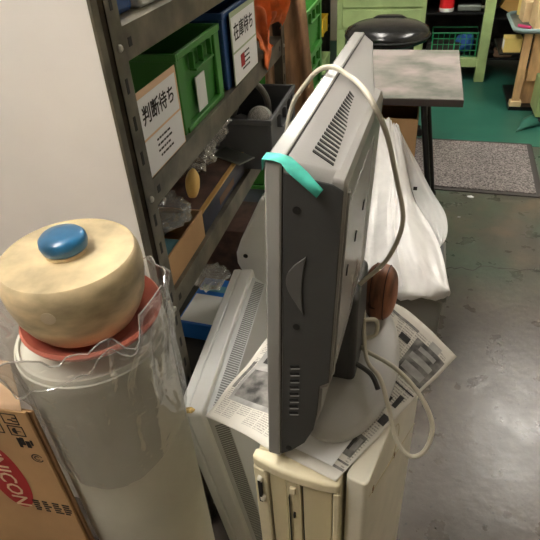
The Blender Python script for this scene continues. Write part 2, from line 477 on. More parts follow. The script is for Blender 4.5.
# ------------------------------------------------------------------ steel shelf
SX, SY0, SY1, SXB = -0.45, 0.772, 1.88, -0.86
ZB = [1.322, 1.06, 0.80, 0.30, 0.08]
sh = root('steel_shelf', (SX, SY0, 0), 'dark grey slotted steel shelf rack loaded with bins', 'shelf')
L = Matrix.Translation((-SX, -SY0, 0))
slot_me = None
def angle_post(x, y, sx, sy):
    bm = nb()
    a, b = sorted((x, x - sx*0.002)); c, d = sorted((y, y + sy*0.04))
    box(bm, a, b, c, d, 0, 2.0)
    a, b = sorted((x, x - sx*0.04)); c, d = sorted((y, y + sy*0.002))
    box(bm, a, b, c, d, 0, 2.0)
    return put('post', bm, 'steel_shelf', sh, T=L, smooth=0)
for (x, y, sx, sy) in ((SX, SY0, 1, 1), (SX, SY1, 1, -1), (SXB, SY0, -1, 1), (SXB, SY1, -1, -1)):
    p = angle_post(x, y, sx, sy)
    if x == SX:
        for k in range(19):
            z = 0.42 + k*0.062
            if any(abs(z + 0.012 - (zb - 0.02)) < 0.022 for zb in ZB): continue
            put('slot', bx(x - 0.001, x + 0.0006, y + sy*0.02 - 0.004, y + sy*0.02 + 0.004, z, z + 0.024), 'black', p, T=L, smooth=0)
for zb in ZB:
    bm = nb()
    box(bm, SXB + 0.003, SX - 0.003, SY0 + 0.003, SY1 - 0.003, zb - 0.003, zb)
    box(bm, SX - 0.005, SX - 0.003, SY0 + 0.003, SY1 - 0.003, zb - 0.052, zb - 0.003)
    box(bm, SX - 0.018, SX - 0.005, SY0 + 0.003, SY1 - 0.003, zb - 0.052, zb - 0.050)
    box(bm, SXB + 0.003, SXB + 0.005, SY0 + 0.003, SY1 - 0.003, zb - 0.052, zb - 0.003)
    b = put('shelf_board', bm, 'steel_shelf', sh, T=L, smooth=0)
    for y in (SY0 + 0.02, SY1 - 0.02):
        put('bolt', lathe([(0.006, 0), (0.006, 0.002), (0.004, 0.0045), (0.0, 0.005)], 12, M=frame((SX, y, zb - 0.026), (0, 1, 0), (0, 0, 1))), 'zinc', b, T=L)
    for y in (SY0 + 0.062, SY1 - 0.062):
        put('hole', bx(SX - 0.0035, SX - 0.0024, y - 0.006, y + 0.006, zb - 0.033, zb - 0.019), 'black', b, T=L, smooth=0)

# white end panel standing against the rack
pn = root('white_board', (-0.95, 0.752, 0), 'tall plain white board standing behind the drum, against the rack', 'board')
put('panel', bx(-0.75, 0.492, -0.008, 0.008, 0, 2.05), 'white_panel', pn, bev=0.002)
put('edge_strip', bx(0.492, 0.497, -0.009, 0.009, 0, 2.05), 'steel_shelf', pn)

# ------------------------------------------------------------------ flattened carton
ct = root('flattened_carton', (-0.471, 0.385, 0), 'flattened brown cardboard carton with red oval print, beside the drum', 'carton', R(2))
put('front_panel', bx(-0.62, 0, -0.006, -0.001, 0, 0.93), 'cardboard', ct, bev=0.001)
put('back_panel', bx(-0.612, 0.005, 0.0, 0.005, 0, 0.925), 'cardboard_dark', ct, bev=0.001)
flap = nb()
def flap_fn(u, v): return Vector((-0.618 + 0.612*u - 0.055*v*u, -0.004 + 0.065*v, 0.93 + 0.022*v - 0.008*math.sin(math.pi*v)))
put('top_flap', grid(flap_fn, 6, 6), 'card_cream', ct, solid=0.004)  # paler material than the panels: light from above put into the flap's colour
PT = Matrix.Translation((0, -0.0012, 0.93)) @ Matrix.Diagonal((0.81, 0.81, 0.81, 1)) @ Matrix.Translation((0, 0, -0.80))
FM = lambda x, z: PT @ frame((x, -0.0065, z), (1, 0, 0), (0, 0, 1))
# red oval with the maker's name, tilted up the panel
ov = nb(); o_pts = [(0.105*math.cos(t), 0.043*math.sin(t)) for t in [2*math.pi*k/36 for k in range(36)]]
vs = [ov.verts.new((x, y, 0)) for x, y in o_pts]; ov.faces.new(vs)
rotM = Matrix.Rotation(R(-88), 4, 'Z')
put('red_oval', ov, 'print_red', ct, T=FM(-0.115, 0.592) @ rotM, smooth=0)
text_mesh('UNICON', 0.05, FM(-0.115, 0.592) @ rotM @ Matrix.Translation((0, 0, 0.0006)), MATS['card_cream'], ct, bold=0.0004)
def outline(x0, x1, z0, z1, w=0.0016):
    bm = nb()
    for a in ((x0, x1, z0, z0+w), (x0, x1, z1-w, z1), (x0, x0+w, z0, z1), (x1-w, x1, z0, z1)):
        box(bm, a[0], a[1], -0.0068, -0.006, a[2], a[3])
    return bm
put('handling_mark', outline(-0.052, -0.022, 0.765, 0.792), 'print_black', ct, smooth=0, T=PT)
put('handling_mark', outline(-0.05, -0.02, 0.733, 0.760), 'print_black', ct, smooth=0, T=PT)
um = nb(); vs = [um.verts.new((0.009*math.cos(R(a)), 0.009*math.sin(R(a)), 0)) for a in range(0, 181, 20)]; um.faces.new(vs)
box(um, -0.0008, 0.0008, -0.009, 0, 0, 0.0002)
put('umbrella_mark', um, 'print_black', ct, T=FM(-0.035, 0.746) @ Matrix.Rotation(R(90), 4, 'Z'), smooth=0)
for (dx, dz) in ((-0.042, 0.776), (-0.032, 0.782), (-0.034, 0.773)):
    put('handling_mark', bx(dx, dx+0.009, -0.0068, -0.006, dz-0.001, dz+0.001), 'print_black', ct, smooth=0, T=PT)
bm = nb()
for k, (a, b, c, d) in enumerate(((-0.044, -0.038, 0.70, 0.726), (-0.037, -0.03, 0.708, 0.728), (-0.028, -0.02, 0.702, 0.72), (-0.018, -0.014, 0.71, 0.724))): box(bm, a, b, -0.0068, -0.006, c, d)
put('handling_mark', bm, 'print_black', ct, smooth=0, T=PT)
def arc_ring(r0, r1, a0, a1, n=22):
    bm = nb(); p = None
    for k in range(n+1):
        t = R(a0 + (a1-a0)*k/n); c = (bm.verts.new((r0*math.cos(t), r0*math.sin(t), 0)), bm.verts.new((r1*math.cos(t), r1*math.sin(t), 0)))
        if p: bm.faces.new((p[0], p[1], c[1], c[0]))
        p = c
    return bm
put('recycling_mark', arc_ring(0.0095, 0.012, 20, 340), 'print_black', ct, T=FM(-0.02, 0.672), smooth=0)
put('recycling_mark', arc_ring(0.004, 0.0065, 40, 320), 'print_black', ct, T=FM(-0.02, 0.672), smooth=0)
put('handling_mark', outline(-0.105, -0.062, 0.735, 0.79), 'print_black', ct, smooth=0, T=PT)
bm = nb()
for k in range(6): box(bm, -0.100, -0.07 - 0.004*(k % 2), -0.0068, -0.006, 0.741+k*0.008, 0.7435+k*0.008)
put('printed_lines', bm, 'print_black', ct, smooth=0, T=PT)
bm = nb()
random.seed(3)
for c in range(4):
    for k in range(5): box(bm, -0.085 + c*0.022, -0.085 + c*0.022 + random.uniform(0.009, 0.018), -0.0068, -0.006, 0.485 + k*0.008, 0.489 + k*0.008)
put('printed_lines', bm, 'print_black', ct, smooth=0, T=PT)

# ------------------------------------------------------------------ drum with film, dish and wooden lid
DX, DY = -0.423, 0.50
dr = root('storage_drum', (DX, DY, 0), 'tall off-white cylindrical drum wrapped in clear film', 'drum')
put('body', lathe([(0.096, 0), (0.106, 0.01), (0.106, 0.975), (0.1065, 0.98), (0.104, 0.985), (0.100, 0.985), (0.100, 0.95), (0.0, 0.95)], 56), 'drum', dr)
put('rim_hoop', lathe([(0.1055, 0.96), (0.1085, 0.962), (0.1085, 0.977), (0.1055, 0.979)], 56), 'drum', dr)
put('lid_disc', lathe([(0.0, 0.97), (0.0995, 0.97), (0.0995, 0.977), (0.0, 0.979)], 48), 'drum', dr)

ds = tag(put('terracotta_dish', lathe([(0.0, 0.0), (0.05, 0.0), (0.058, 0.003), (0.093, 0.03), (0.097, 0.038), (0.094, 0.042), (0.089, 0.038), (0.056, 0.012), (0.0, 0.010)], 56), 'terracotta'),
         'reddish terracotta plastic dish under the wooden stopper', 'dish')
ds.location = (DX + 0.014, DY - 0.003, 0.986)
wl = root('wooden_stopper', (DX + 0.005, DY - 0.004, 1.0145), 'round pale wooden stopper with blue knob resting on the terracotta dish', 'stopper')
put('body', lathe([(0.0, 0.0), (0.060, 0.0), (0.069, 0.002), (0.079, 0.018), (0.0865, 0.036), (0.087, 0.0395), (0.0915, 0.062), (0.0925, 0.078), (0.0910, 0.093), (0.0875, 0.1035), (0.0855, 0.1055), (0.0, 0.1075)], 64), 'wood_lid', wl, smooth=30)
kb = put('knob', lathe([(0.0, 0.107), (0.022, 0.107), (0.024, 0.111), (0.0285, 0.114), (0.0305, 0.122), (0.0295, 0.129), (0.0255, 0.1335), (0.014, 0.1352), (0.0, 0.1355)], 40), 'blue_paint', wl, smooth=50)
put('knob_foot', lathe([(0.0235, 0.1065), (0.027, 0.1075), (0.027, 0.112), (0.0235, 0.113)], 40), 'wood_lid', kb)
for a, z, r in ((-78, 0.068, 0.009), (-140, 0.088, 0.006)):
    nrm = Vector((math.cos(R(a)), math.sin(R(a)), 0.05))
    put('wood_plug', lathe([(0.0, 0.0), (r, 0.0), (r, 0.0012), (0.0, 0.0015)], 20, M=frame(nrm*0.0915 + Vector((0, 0, z)), (-nrm.y, nrm.x, 0), Vector((0, 0, 1)))), 'knot', wl)

# clear film bag, loose mouth around the dish
def film_fn(u, v):
    a = 2*math.pi*u
    fold = math.sin(9*a + 3*v) * 0.5 + math.sin(17*a - 5*v + 1) * 0.35 + math.sin(5*a + 1.5) * 0.5 + 0.8*noise.noise(Vector((math.cos(a)*5, math.sin(a)*5, v*4)))
    ca = max(0, math.cos(a - R(212)))             # flares towards the carton
    r = 0.1095 + 0.003*(1-v) + 0.0085*abs(fold)*(0.25 + v) + max(0, v - 0.6)*(0.022 + 0.17*ca**2)
    z = 0.785 + 0.025*math.sin(2*a + 1) + 0.268*v + 0.014*v*fold + 0.02*v*math.sin(a + R(20))*-1
    return Vector((r*math.cos(a), r*math.sin(a), z))
fb = tag(put('clear_plastic_bag', grid(film_fn, 150, 26), 'film', smooth=70), 'crinkled clear plastic bag pulled up around the drum top', 'plastic bag')
fb.location = (DX, DY, 0)
put('mouth_hem', tube([film_fn(k/90, 1.0) for k in range(91)], 0.0011, 6, 1, smooth=False), 'film_hem', fb)
put('mouth_fold', tube([film_fn(0.60 + 0.34*k/30, 0.86 - 0.10*math.sin(k/30*5.0)) + Vector((0, -0.002, 0)) for k in range(31)], 0.0009, 6, 2), 'film_hem', fb)

# ------------------------------------------------------------------ second flat monitor leaning against the rack
HL = 0.624
m2 = root('leaning_monitor', (-0.334, 0.655, 0.0), 'light grey flat monitor leaning on edge between the rack and the computers', 'monitor', rot=(0, R(-7.3), R(3.7)))
put('bezel', prism(rrect(0, 0.51, 0, HL, 0.012), 'x', 0, 0.020), 'lcd_white', m2, bev=0.003, smooth=40)
put('mid_frame', prism(rrect(0.0008, 0.5092, 0.0008, HL-0.0008, 0.012), 'x', 0.0206, 0.054), 'lcd_white', m2, bev=0.003, smooth=40)
put('screen', bx(-0.001, 0.002, 0.03, 0.48, 0.04, HL-0.04), 'screen', m2)
put('back_cover', loft_yz([(0.054, rrect(0.016, 0.494, 0.016, HL-0.018, 0.012)), (0.062, rrect(0.018, 0.492, 0.018, HL-0.020, 0.012)), (0.090, rrect(0.030, 0.480, 0.030, HL-0.034, 0.012)), (0.098, rrect(0.08, 0.43, 0.09, HL-0.11, 0.02))]), 'lcd_grey', m2, smooth=30)
put('worn_corner', blob((0.023, 0.010, HL-0.0012), (0.015, 0.008, 0.0022), 0.25, 2, 2), 'foam', m2)
gv = nb()
for k in range(62):
    y = 0.04 + k*0.007
    box(gv, -0.0135, 0.0135, y, y+0.0032, -0.001, 0.0008, Matrix.Translation((0.076, 0, HL-0.0268)) @ Matrix.Rotation(R(26.6), 4, 'Y'))
put('vent_grille', gv, 'lcd_groove', m2, smooth=0)['kind'] = 'stuff'
gv = nb()
for k in range(74):
    z = 0.05 + k*0.007
    box(gv, -0.0135, 0.0135, -0.0008, 0.001, z, z+0.0032, Matrix.Translation((0.076, 0.0238, 0)) @ Matrix.Rotation(R(23.2), 4, 'Z'))
put('vent_grille', gv, 'lcd_groove', m2, smooth=0)['kind'] = 'stuff'

# white moulded casing behind the leaning monitor
cs = root('white_casing', (-0.36, 1.26, 0.0), 'white moulded plastic casing with a black hole behind the leaning monitor', 'casing')
put('shell', prism([(-0.02, 0.80), (-0.09, 0.655), (-0.107, 0.61), (-0.107, 0.575), (-0.085, 0.52), (-0.05, 0.48), (0.03, 0.465), (0.06, 0.45), (0.08, 0.0), (0.16, 0.0), (0.16, 0.80)], 'y', -0.02, 0.02), 'lcd_white', cs, bev=0.008, seg=3)
put('hole', lathe([(0.0, 0), (0.007, 0), (0.007, 0.001), (0.0, 0.0012)], 16, M=frame((-0.078, -0.0202, 0.605), (1, 0, 0), (0, 0, 1))), 'black', cs)

# ------------------------------------------------------------------ stand and the two computers
st = root('wooden_stand', (-0.06, 0.64, 0), 'low wooden stand under the two beige computers', 'stand', R(-10))
put('top', bx(-0.10, 0.085, -0.17, 0.17, 0.055, 0.08), 'wood_pale', st, bev=0.003)
for x in (-0.085, 0.07):
    for y in (-0.155, 0.155): put('leg', bx(x-0.013, x+0.013, y-0.013, y+0.013, 0, 0.055), 'wood_pale', st, bev=0.002)

ZP = 0.80
pc = root('desktop_computer', (-0.188, 0.453, 0.08), 'yellowed beige desktop computer with drive bays, under the newspaper', 'computer', R(-6.5))
h = 0.72; w = 0.137
put('case', bx(0.004, w-0.002, 0.03, 0.38, 0.0, h-0.002), 'pc_beige', pc, bev=0.003)
# front bezel as a frame around the bays, bowed in plan
def bow(x): return 0.012*((x - w*0.6)/(w*0.6))**2 if x < w*0.6 else 0.004*((x - w*0.6)/(w*0.4))**2
def bezel_piece(x0, x1, z0, z1, n=8, proud=0.0, back=0.03):
    bm = nb(); A = []
    for i in range(n+1):
        x = x0 + (x1-x0)*i/n; y = bow(x) - proud
        A.append([bm.verts.new(p) for p in ((x, y, z0), (x, y, z1), (x, back, z1), (x, back, z0))])
    for a, b in zip(A, A[1:]):
        for k in range(4): bm.faces.new((a[k], a[(k+1)%4], b[(k+1)%4], b[k]))
    bm.faces.new(A[0][::-1]); bm.faces.new(A[-1]); return bm
put('top_bezel', bezel_piece(0.0, w, h-0.024, h), 'pc_beige', pc, bev=0.006, seg=4)
put('side_bezel', bezel_piece(0.0, 0.024, 0.0, h-0.0235), 'pc_beige', pc, bev=0.003)
put('side_bezel', bezel_piece(w-0.009, w, 0.0, h-0.0235, 3), 'pc_beige', pc, bev=0.002)
put('bay_recess', bezel_piece(0.024, w-0.009, 0.0, h-0.0235, 6, proud=-0.012), 'dark_gap', pc)
put('bay_cover', bezel_piece(0.027, 0.054, 0.01, h-0.027, 4, proud=-0.006), 'pc_bay', pc, bev=0.001)
dv = put('optical_drive', bezel_piece(0.056, 0.078, 0.01, h-0.027, 4, proud=-0.004), 'pc_bay', pc, bev=0.001)
put('drive_button', bx(0.062, 0.071, 0.000, 0.012, h-0.05, h-0.036), 'pc_beige', dv, bev=0.001)
put('drive_slot', bx(0.060, 0.0605, 0.0, 0.012, 0.05, h-0.06), 'dark_gap', dv)
put('drive_hole', bx(0.066, 0.069, 0.0005, 0.012, h-0.115, h-0.104), 'black', dv)
put('bay_cover', bezel_piece(0.082, w-0.012, 0.01, h-0.027, 4, proud=-0.005), 'pc_bay', pc, bev=0.001)
sl = put('power_slot', bx(0.010, 0.015, 0.002, 0.014, h-0.10, h-0.045), 'dark_gap', pc)
put('power_button', bx(0.0085, 0.0165, 0.0025, 0.012, h-0.05, h-0.04), 'pc_beige2', pc, bev=0.002)
put('power_button', bx(0.011, 0.019, 0.0015, 0.012, h-0.098, h-0.086), 'pc_beige2', pc, bev=0.002)

p2 = root('slim_computer', (-0.046, 0.458, 0.08), 'slim cream computer case standing right of the drive-bay computer', 'computer', R(-13))
put('case', prism(rrect(0, 0.033, 0, 0.34, 0.009, 6), 'z', 0, h), 'pc_beige2', p2, bev=0.003, seg=3)
side = 0.0332
put('side_seam', tube([(side, 0.012, h-0.045), (side, 0.10, h-0.10), (side, 0.20, h-0.165), (side, 0.335, h-0.25)], 0.0007, 6, 6), 'pc_bay', p2)
put('side_arc', tube([(side, 0.13, h-0.03), (side, 0.165, h-0.055), (side, 0.175, h-0.095), (side, 0.15, h-0.125), (side, 0.12, h-0.11)], 0.0007, 6, 6), 'pc_bay', p2)
for y, z in ((0.030, h-0.052), (0.16, h-0.135)):
    put('clip', bx(side-0.001, side+0.0008, y, y+0.006, z-0.009, z+0.004), 'cardboard_dark', p2, bev=0.0005)

# ------------------------------------------------------------------ newspaper sheets
def pcdist(x, y):
    """distance outside the pair of computers, seen from above"""
    best = 9
    for (ox, oy, a, ww, dd) in ((-0.188, 0.453, R(-6.5), 0.137, 0.38), (-0.046, 0.458, R(-13), 0.033, 0.34), (-0.05, 0.46, R(-12), 0.05, 0.37)):
        dx, dy = x-ox, y-oy; lx = dx*math.cos(a) + dy*math.sin(a); ly = -dx*math.sin(a) + dy*math.cos(a)
        best = min(best, math.hypot(max(-lx, 0, lx-ww), max(-ly, 0, ly-dd)))
    return best
def paper_patch(A, B, C, Dp, z0, droop, amp, seed, lift=0.0):
    A, B, C, Dp = [Vector((*p, 0)) for p in (A, B, C, Dp)]
    def fn(u, v):
        p = A*(1-u)*(1-v) + B*u*(1-v) + C*u*v + Dp*(1-u)*v
        d = pcdist(p.x, p.y)
        zz = z0 - droop*d*d/(d + 0.03) + amp*(0.5 + noise.noise(Vector((p.x*14+seed, p.y*14, seed))))
        zz += amp*min(1, d/0.03)*1.5*math.sin(p.y*60+seed)
        return Vector((p.x, p.y, zz + lift))
    return fn
def paper(name, quad, z0, droop, amp, seed, label, m='newsprint'):
    fn = paper_patch(*quad, z0, droop, amp, seed)
    o = put(name, grid(fn, 30, 30), m, smooth=60, solid=0.0005)
    return tag(o, label, 'newspaper'), fn
def print_on(parent, fn, u0, u1, v0, v1, m, z=0.0008, n=8):
    g = lambda u, v: fn(u0+(u1-u0)*u, v0+(v1-v0)*v) + Vector((0, 0, z))
    return put('printed_panel', grid(g, n, n), m, parent, smooth=60)

na, fa = paper('newspaper_sheet', ((-0.288, 0.535), (-0.145, 0.470), (-0.04, 0.72), (-0.22, 0.755)), 0.8015, 0.25, 0.0016, 3.0,
               'newspaper page with grey photo under the television, hanging past the beige computer')
print_on(na, fa, 0.10, 0.66, 0.20, 0.90, 'ink_light')
print_on(na, fa, 0.14, 0.62, 0.24, 0.52, 'ink_grey', 0.0012)
print_on(na, fa, 0.16, 0.36, 0.60, 0.80, 'ink_dark', 0.0012)
print_on(na, fa, 0.40, 0.60, 0.56, 0.76, 'ink_grey', 0.0012)
print_on(na, fa, 0.22, 0.30, 0.66, 0.73, 'paper_white', 0.0016)
print_on(na, fa, 0.05, 0.09, 0.30, 0.60, 'ink_grey', 0.0012)
nbp, fn_b = paper('newspaper_sheet', ((-0.138, 0.473), (-0.058, 0.446), (0.112, 0.735), (-0.03, 0.90)), 0.8030, 0.30, 0.0014, 8.0,
                'newspaper page with advertisements, draped over the slim computer')
for (a, b, c, d, mm, zz) in ((0.62, 0.97, 0.66, 0.90, 'ink_grey', .0008), (0.66, 0.93, 0.69, 0.74, 'ink_light', .0012), (0.66, 0.93, 0.77, 0.81, 'ink_light', .0012), (0.70, 0.90, 0.84, 0.87, 'ink_light', .0012),
                         (0.66, 0.92, 0.13, 0.26, 'ink_grey', .0008), (0.72, 0.82, 0.16, 0.23, 'ink_dark', .0012), (0.84, 0.90, 0.17, 0.24, 'ink_light', .0012),
                         (0.60, 0.64, 0.30, 0.58, 'ink_dark', .0008), (0.74, 0.80, 0.34, 0.40, 'ink_dark', .0008), (0.86, 0.96, 0.36, 0.42, 'ink_dark', .0008), (0.74, 0.82, 0.46, 0.52, 'ink_dark', .0008),
                         (0.86, 0.92, 0.48, 0.56, 'ink_dark', .0008), (0.72, 0.98, 0.595, 0.605, 'ink_dark', .0008), (0.55, 0.98, 0.09, 0.10, 'ink_grey', .0008), (0.5, 0.98, 0.055, 0.068, 'ink_grey', .0008),
                         (0.2, 0.6, 0.92, 0.94, 'ink_grey', .0008), (0.45, 0.58, 0.82, 0.86, 'ink_dark', .0008), (0.76, 0.88, 0.90, 0.95, 'ink_light', .0008)):
    print_on(nbp, fn_b, a, b, c, d, mm, zz)
wp, fw_ = paper('paper_sheet', ((-0.128, 0.487), (-0.066, 0.468), (-0.03, 0.55), (-0.09, 0.58)), 0.8060, 0.0, 0.0006, 5.0, 'small blank white paper slip under the television foot', 'paper_white')
wp['category'] = 'paper'

# ------------------------------------------------------------------ the television / monitor
TVB = Vector((-0.1575, 0.458, 0.8215))
HEAD = Matrix.Translation(TVB) @ Matrix.Rotation(R(-2.7), 4, 'Z') @ Matrix.Rotation(R(2.9), 4, 'Y')
tv = root('television', (-0.075, 0.69, 0.8075), 'large silver-grey flat television seen edge-on, standing on newspaper', 'television', R(-2.7))
TI = (Matrix.Translation((-0.075, 0.69, 0.8075)) @ Matrix.Rotation(R(-2.7), 4, 'Z')).inverted() @ HEAD
TL, TH = 0.503, 0.4625
def hp(name, bm, m, parent=tv, **k): return put(name, bm, m, parent, T=TI, **k)
hp('front_bezel', prism(rrect(0, TL, 0, TH, 0.008, 4), 'x', 0, 0.0175), 'tv_silver', bev=0.0025, smooth=40)
hp('screen', bx(-0.0012, 0.002, 0.035, TL-0.035, 0.05, TH-0.03), 'screen')
def ring(y0, y1, z0, z1, r): return rrect(y0, y1, z0, z1, r, 5)
shell = hp('back_shell', loft_yz([(0.0182, ring(0.003, TL-0.003, 0.003, TH-0.003, 0.008)), (0.036, ring(0.003, TL-0.035, 0.022, TH-0.005, 0.010)),
                          (0.054, ring(0.004, TL-0.15, 0.045, TH-0.009, 0.014)), (0.064, ring(0.005, TL-0.205, 0.075, TH-0.0115, 0.018)), (0.070, ring(0.007, TL-0.235, 0.10, TH-0.014, 0.02))]), 'tv_shell', smooth=28)
hp('shell_seam', prism(rrect(0.002, TL-0.002, 0.002, TH-0.002, 0.008, 4), 'x', 0.0172, 0.0185), 'dark_gap', shell, smooth=0)
hump = hp('rear_hump', loft_yz([(0.066, ring(0.004, 0.275, 0.155, TH-0.013, 0.004)), (0.0765, ring(0.005, 0.27, 0.162, TH-0.015, 0.004)), (0.080, ring(0.008, 0.265, 0.17, TH-0.021, 0.004))]), 'tv_shell', smooth=25)
hp('port_panel', bx(0.079, 0.0808, 0.03, 0.20, 0.19, TH-0.05), 'tv_silver', hump, bev=0.0005)
for y in (0.05, 0.10, 0.15): hp('port', bx(0.0806, 0.082, y, y+0.008, 0.29 + y*0.3, 0.302 + y*0.3), 'black', hump, bev=0.001)
hp('rib_strip', bx(0.0795, 0.0825, 0.012, 0.020, 0.18, TH-0.03), 'tv_silver', hump, bev=0.0005)
for k in range(20):
    t = k/19; y = 0.026 + 0.18*t
    v0, v1 = 0.038 + 0.004*t, 0.062 - 0.009*t
    z0 = TH - 0.0050; z1 = TH - 0.0108
    bm = nb(); dy = 0.012
    q = [(v0, y+dy+0.002, z0), (v0, y+dy+0.0058, z0), (v1, y+0.0038, z1), (v1, y, z1)]
    a = [bm.verts.new((p[0], p[1], p[2]+0.0010)) for p in q]; b = [bm.verts.new((p[0], p[1], p[2]-0.003)) for p in q]
    bm.faces.new(a); bm.faces.new(b[::-1])
    for i in range(4): bm.faces.new((a[i], b[i], b[(i+1)%4], a[(i+1)%4]))
    hp('top_vent_slot', bm, 'dark_gap', shell, smooth=0)
# near side: finger grip, screws, slots
sidep = hp('side_panel', prism([(0.019, 0.006), (0.034, 0.020), (0.052, 0.045), (0.063, 0.078), (0.0665, 0.11), (0.0675, 0.165), (0.0785, 0.175), (0.0775, TH-0.024), (0.0665, TH-0.018), (0.019, TH-0.012)], 'y', 0.0015, 0.004), 'tv_grey', bev=0.001)
gr = nb()
gp = [(0.044 - 0.021*math.sin(math.pi*(k/14)**1.2), 0.278 + 0.080*k/14) for k in range(15)] + [(0.044 - 0.003*math.sin(math.pi*k/14), 0.358 - 0.080*k/14) for k in range(1, 14)]
hp('finger_grip', prism(gp, 'y', -0.0008, 0.003), mat('tv_mid', (96, 95, 93), 0.35, 0.2), sidep, bev=0.0006)  # lighter grey paints in the light that the hollow of the grip catches
for v, wv in ((0.036, 0.258), (0.033, 0.412), (0.030, 0.026)):
    hp('screw', lathe([(0.0, 0), (0.0042, 0), (0.0042, 0.001), (0.0, 0.0012)], 14, M=frame((v, 0.0012, wv), (1, 0, 0), (0, 0, 1))), 'black', sidep)
for k in range(8):
    z = 0.104 + k*0.0125
    M = Matrix.Translation((0.0355, 0, z)) @ Matrix.Rotation(R(-18), 4, 'Y')
    hp('side_slot', box(nb(), -0.006, 0.006, 0.0005, 0.003, -0.002, 0.002, M), 'black', sidep, smooth=0)
    hp('slot_lip', box(nb(), -0.006, 0.006, 0.0000, 0.002, -0.0036, -0.002, M), 'tv_silver', sidep, smooth=0)
# foot and neck
def foot_prof(k):
    return [(0.0, 0.0), (1.0, 0.0), (1.0, 0.004), (0.985, 0.008), (0.9, 0.012), (0.6, 0.019), (0.3, 0.024), (0.0, 0.026)]
ft = lathe(foot_prof(0), 56)
for v in ft.verts:
    v.co.x *= 0.087; v.co.y *= 0.176; v.co.x += 0.003; v.co.y -= 0.010
put('foot', ft, mat('tv_foot', (190, 189, 186), 0.4), tv, smooth=50)
nk = bx(-0.025, 0.025, -0.075, 0.035, 0.015, 0.19)
put('neck', nk, 'tv_dark', tv, bev=0.01, seg=3)
put('neck_clip', tube([(0.02, -0.06, 0.05), (0.05, -0.07, 0.04), (0.065, -0.09, 0.03)], 0.004, 8, 6), 'tv_grey', tv)

# green tape over the corner
tp_pairs = [((-0.0012, -0.001, 0.4515), (-0.0012, 0.015, 0.4545)), ((-0.0012, -0.002, 0.4633), (-0.0012, 0.014, 0.4633)), ((0.010, -0.003, 0.4639), (0.012, 0.014, 0.4639)), ((0.018, -0.0035, 0.4625), (0.024, 0.012, 0.4625)),
            ((0.024, -0.0035, 0.4545), (0.034, 0.003, 0.4605)), ((0.034, -0.0035, 0.4465), (0.043, -0.0012, 0.4560)), ((0.044, -0.0045, 0.4395), (0.051, -0.0035, 0.4490)), ((0.054, -0.008, 0.4340), (0.060, -0.008, 0.4435))]
bm = nb(); pv = None
for a, b in tp_pairs:
    c = (bm.verts.new(a), bm.verts.new(b))
    if pv: bm.faces.new((pv[0], pv[1], c[1], c[0]))
    pv = c
tag(put('tape_strip', bm, 'tape', T=HEAD, solid=0.0004, smooth=50), 'strip of mint green tape stuck over the television corner', 'tape')

# cables
tag(put('power_cable', tube([(-0.184, 0.742, 1.1), (-0.179, 0.74, 1.19), (-0.169, 0.74, 1.235), (-0.154, 0.74, 1.259), (-0.132, 0.735, 1.284), (-0.11, 0.73, 1.29), (-0.087, 0.715, 1.283), (-0.07, 0.68, 1.284), (-0.051, 0.645, 1.275), (-0.032, 0.66, 1.229), (-0.016, 0.69, 1.153), (-0.003, 0.68, 1.105), (-0.007, 0.675, 1.067), (-0.022, 0.67, 1.03), (-0.049, 0.66, 1.001), (-0.066, 0.65, 0.987)], 0.0034), 'cable'), 'cream cable looped over the top of the television', 'cable')
tag(put('signal_cable', tube([(-0.05, 0.69, 0.895), (-0.03, 0.71, 0.88), (-0.03, 0.7, 0.856), (-0.06, 0.69, 0.847), (-0.043, 0.67, 0.847), (0.008, 0.62, 0.866), (0.047, 0.575, 0.863), (0.069, 0.55, 0.83), (0.063, 0.53, 0.796), (0.042, 0.522, 0.786), (0.021, 0.53, 0.808), (0.003, 0.565, 0.842), (-0.013, 0.61, 0.849), (-0.039, 0.65, 0.851), (-0.052, 0.71, 0.9)], 0.0036), 'cable'), 'cream cable hanging in a loop off the newspaper', 'cable')

# brown leather case behind the television
bc = root('leather_case', (-0.030, 0.797, 0.8205), 'brown wood-grained oval case standing on the television foot', 'case', R(-8))
bm = nb(); bmesh.ops.create_uvsphere(bm, u_segments=36, v_segments=20, radius=1)
for v in bm.verts:
    c = v.co.copy()
    f = lambda t, e: math.copysign(abs(t)**e, t)
    v.co = Vector((f(c.x, 0.8)*0.030, f(c.y, 0.75)*0.036, 0.054 + f(c.z, 0.72)*0.054))
put('body', bm, 'leather', bc, smooth=80)
for s in (-0.012, 0.012):
    pts = [(s, 0.0375*math.cos(t)*0.99, 0.054 + 0.0555*math.sin(t)) for t in [2*math.pi*k/20 for k in range(21)]]
    pts = [(x, math.copysign(abs(y/0.037)**0.75, y)*0.0352, 0.054 + math.copysign(abs((z-0.054)/0.0555)**0.72, z-0.054)*0.0525) for x, y, z in pts]
    put('seam', tube(pts, 0.0009, 6, 2), 'leather_dark', bc)
put('emblem', lathe([(0.006, -0.001), (0.009, 0.0), (0.009, 0.0015), (0.006, 0.0015)], 18, M=frame((-0.006, -0.0335, 0.048), (1, 0, 0), (0, 0.1, 1))), 'leather_dark', bc)

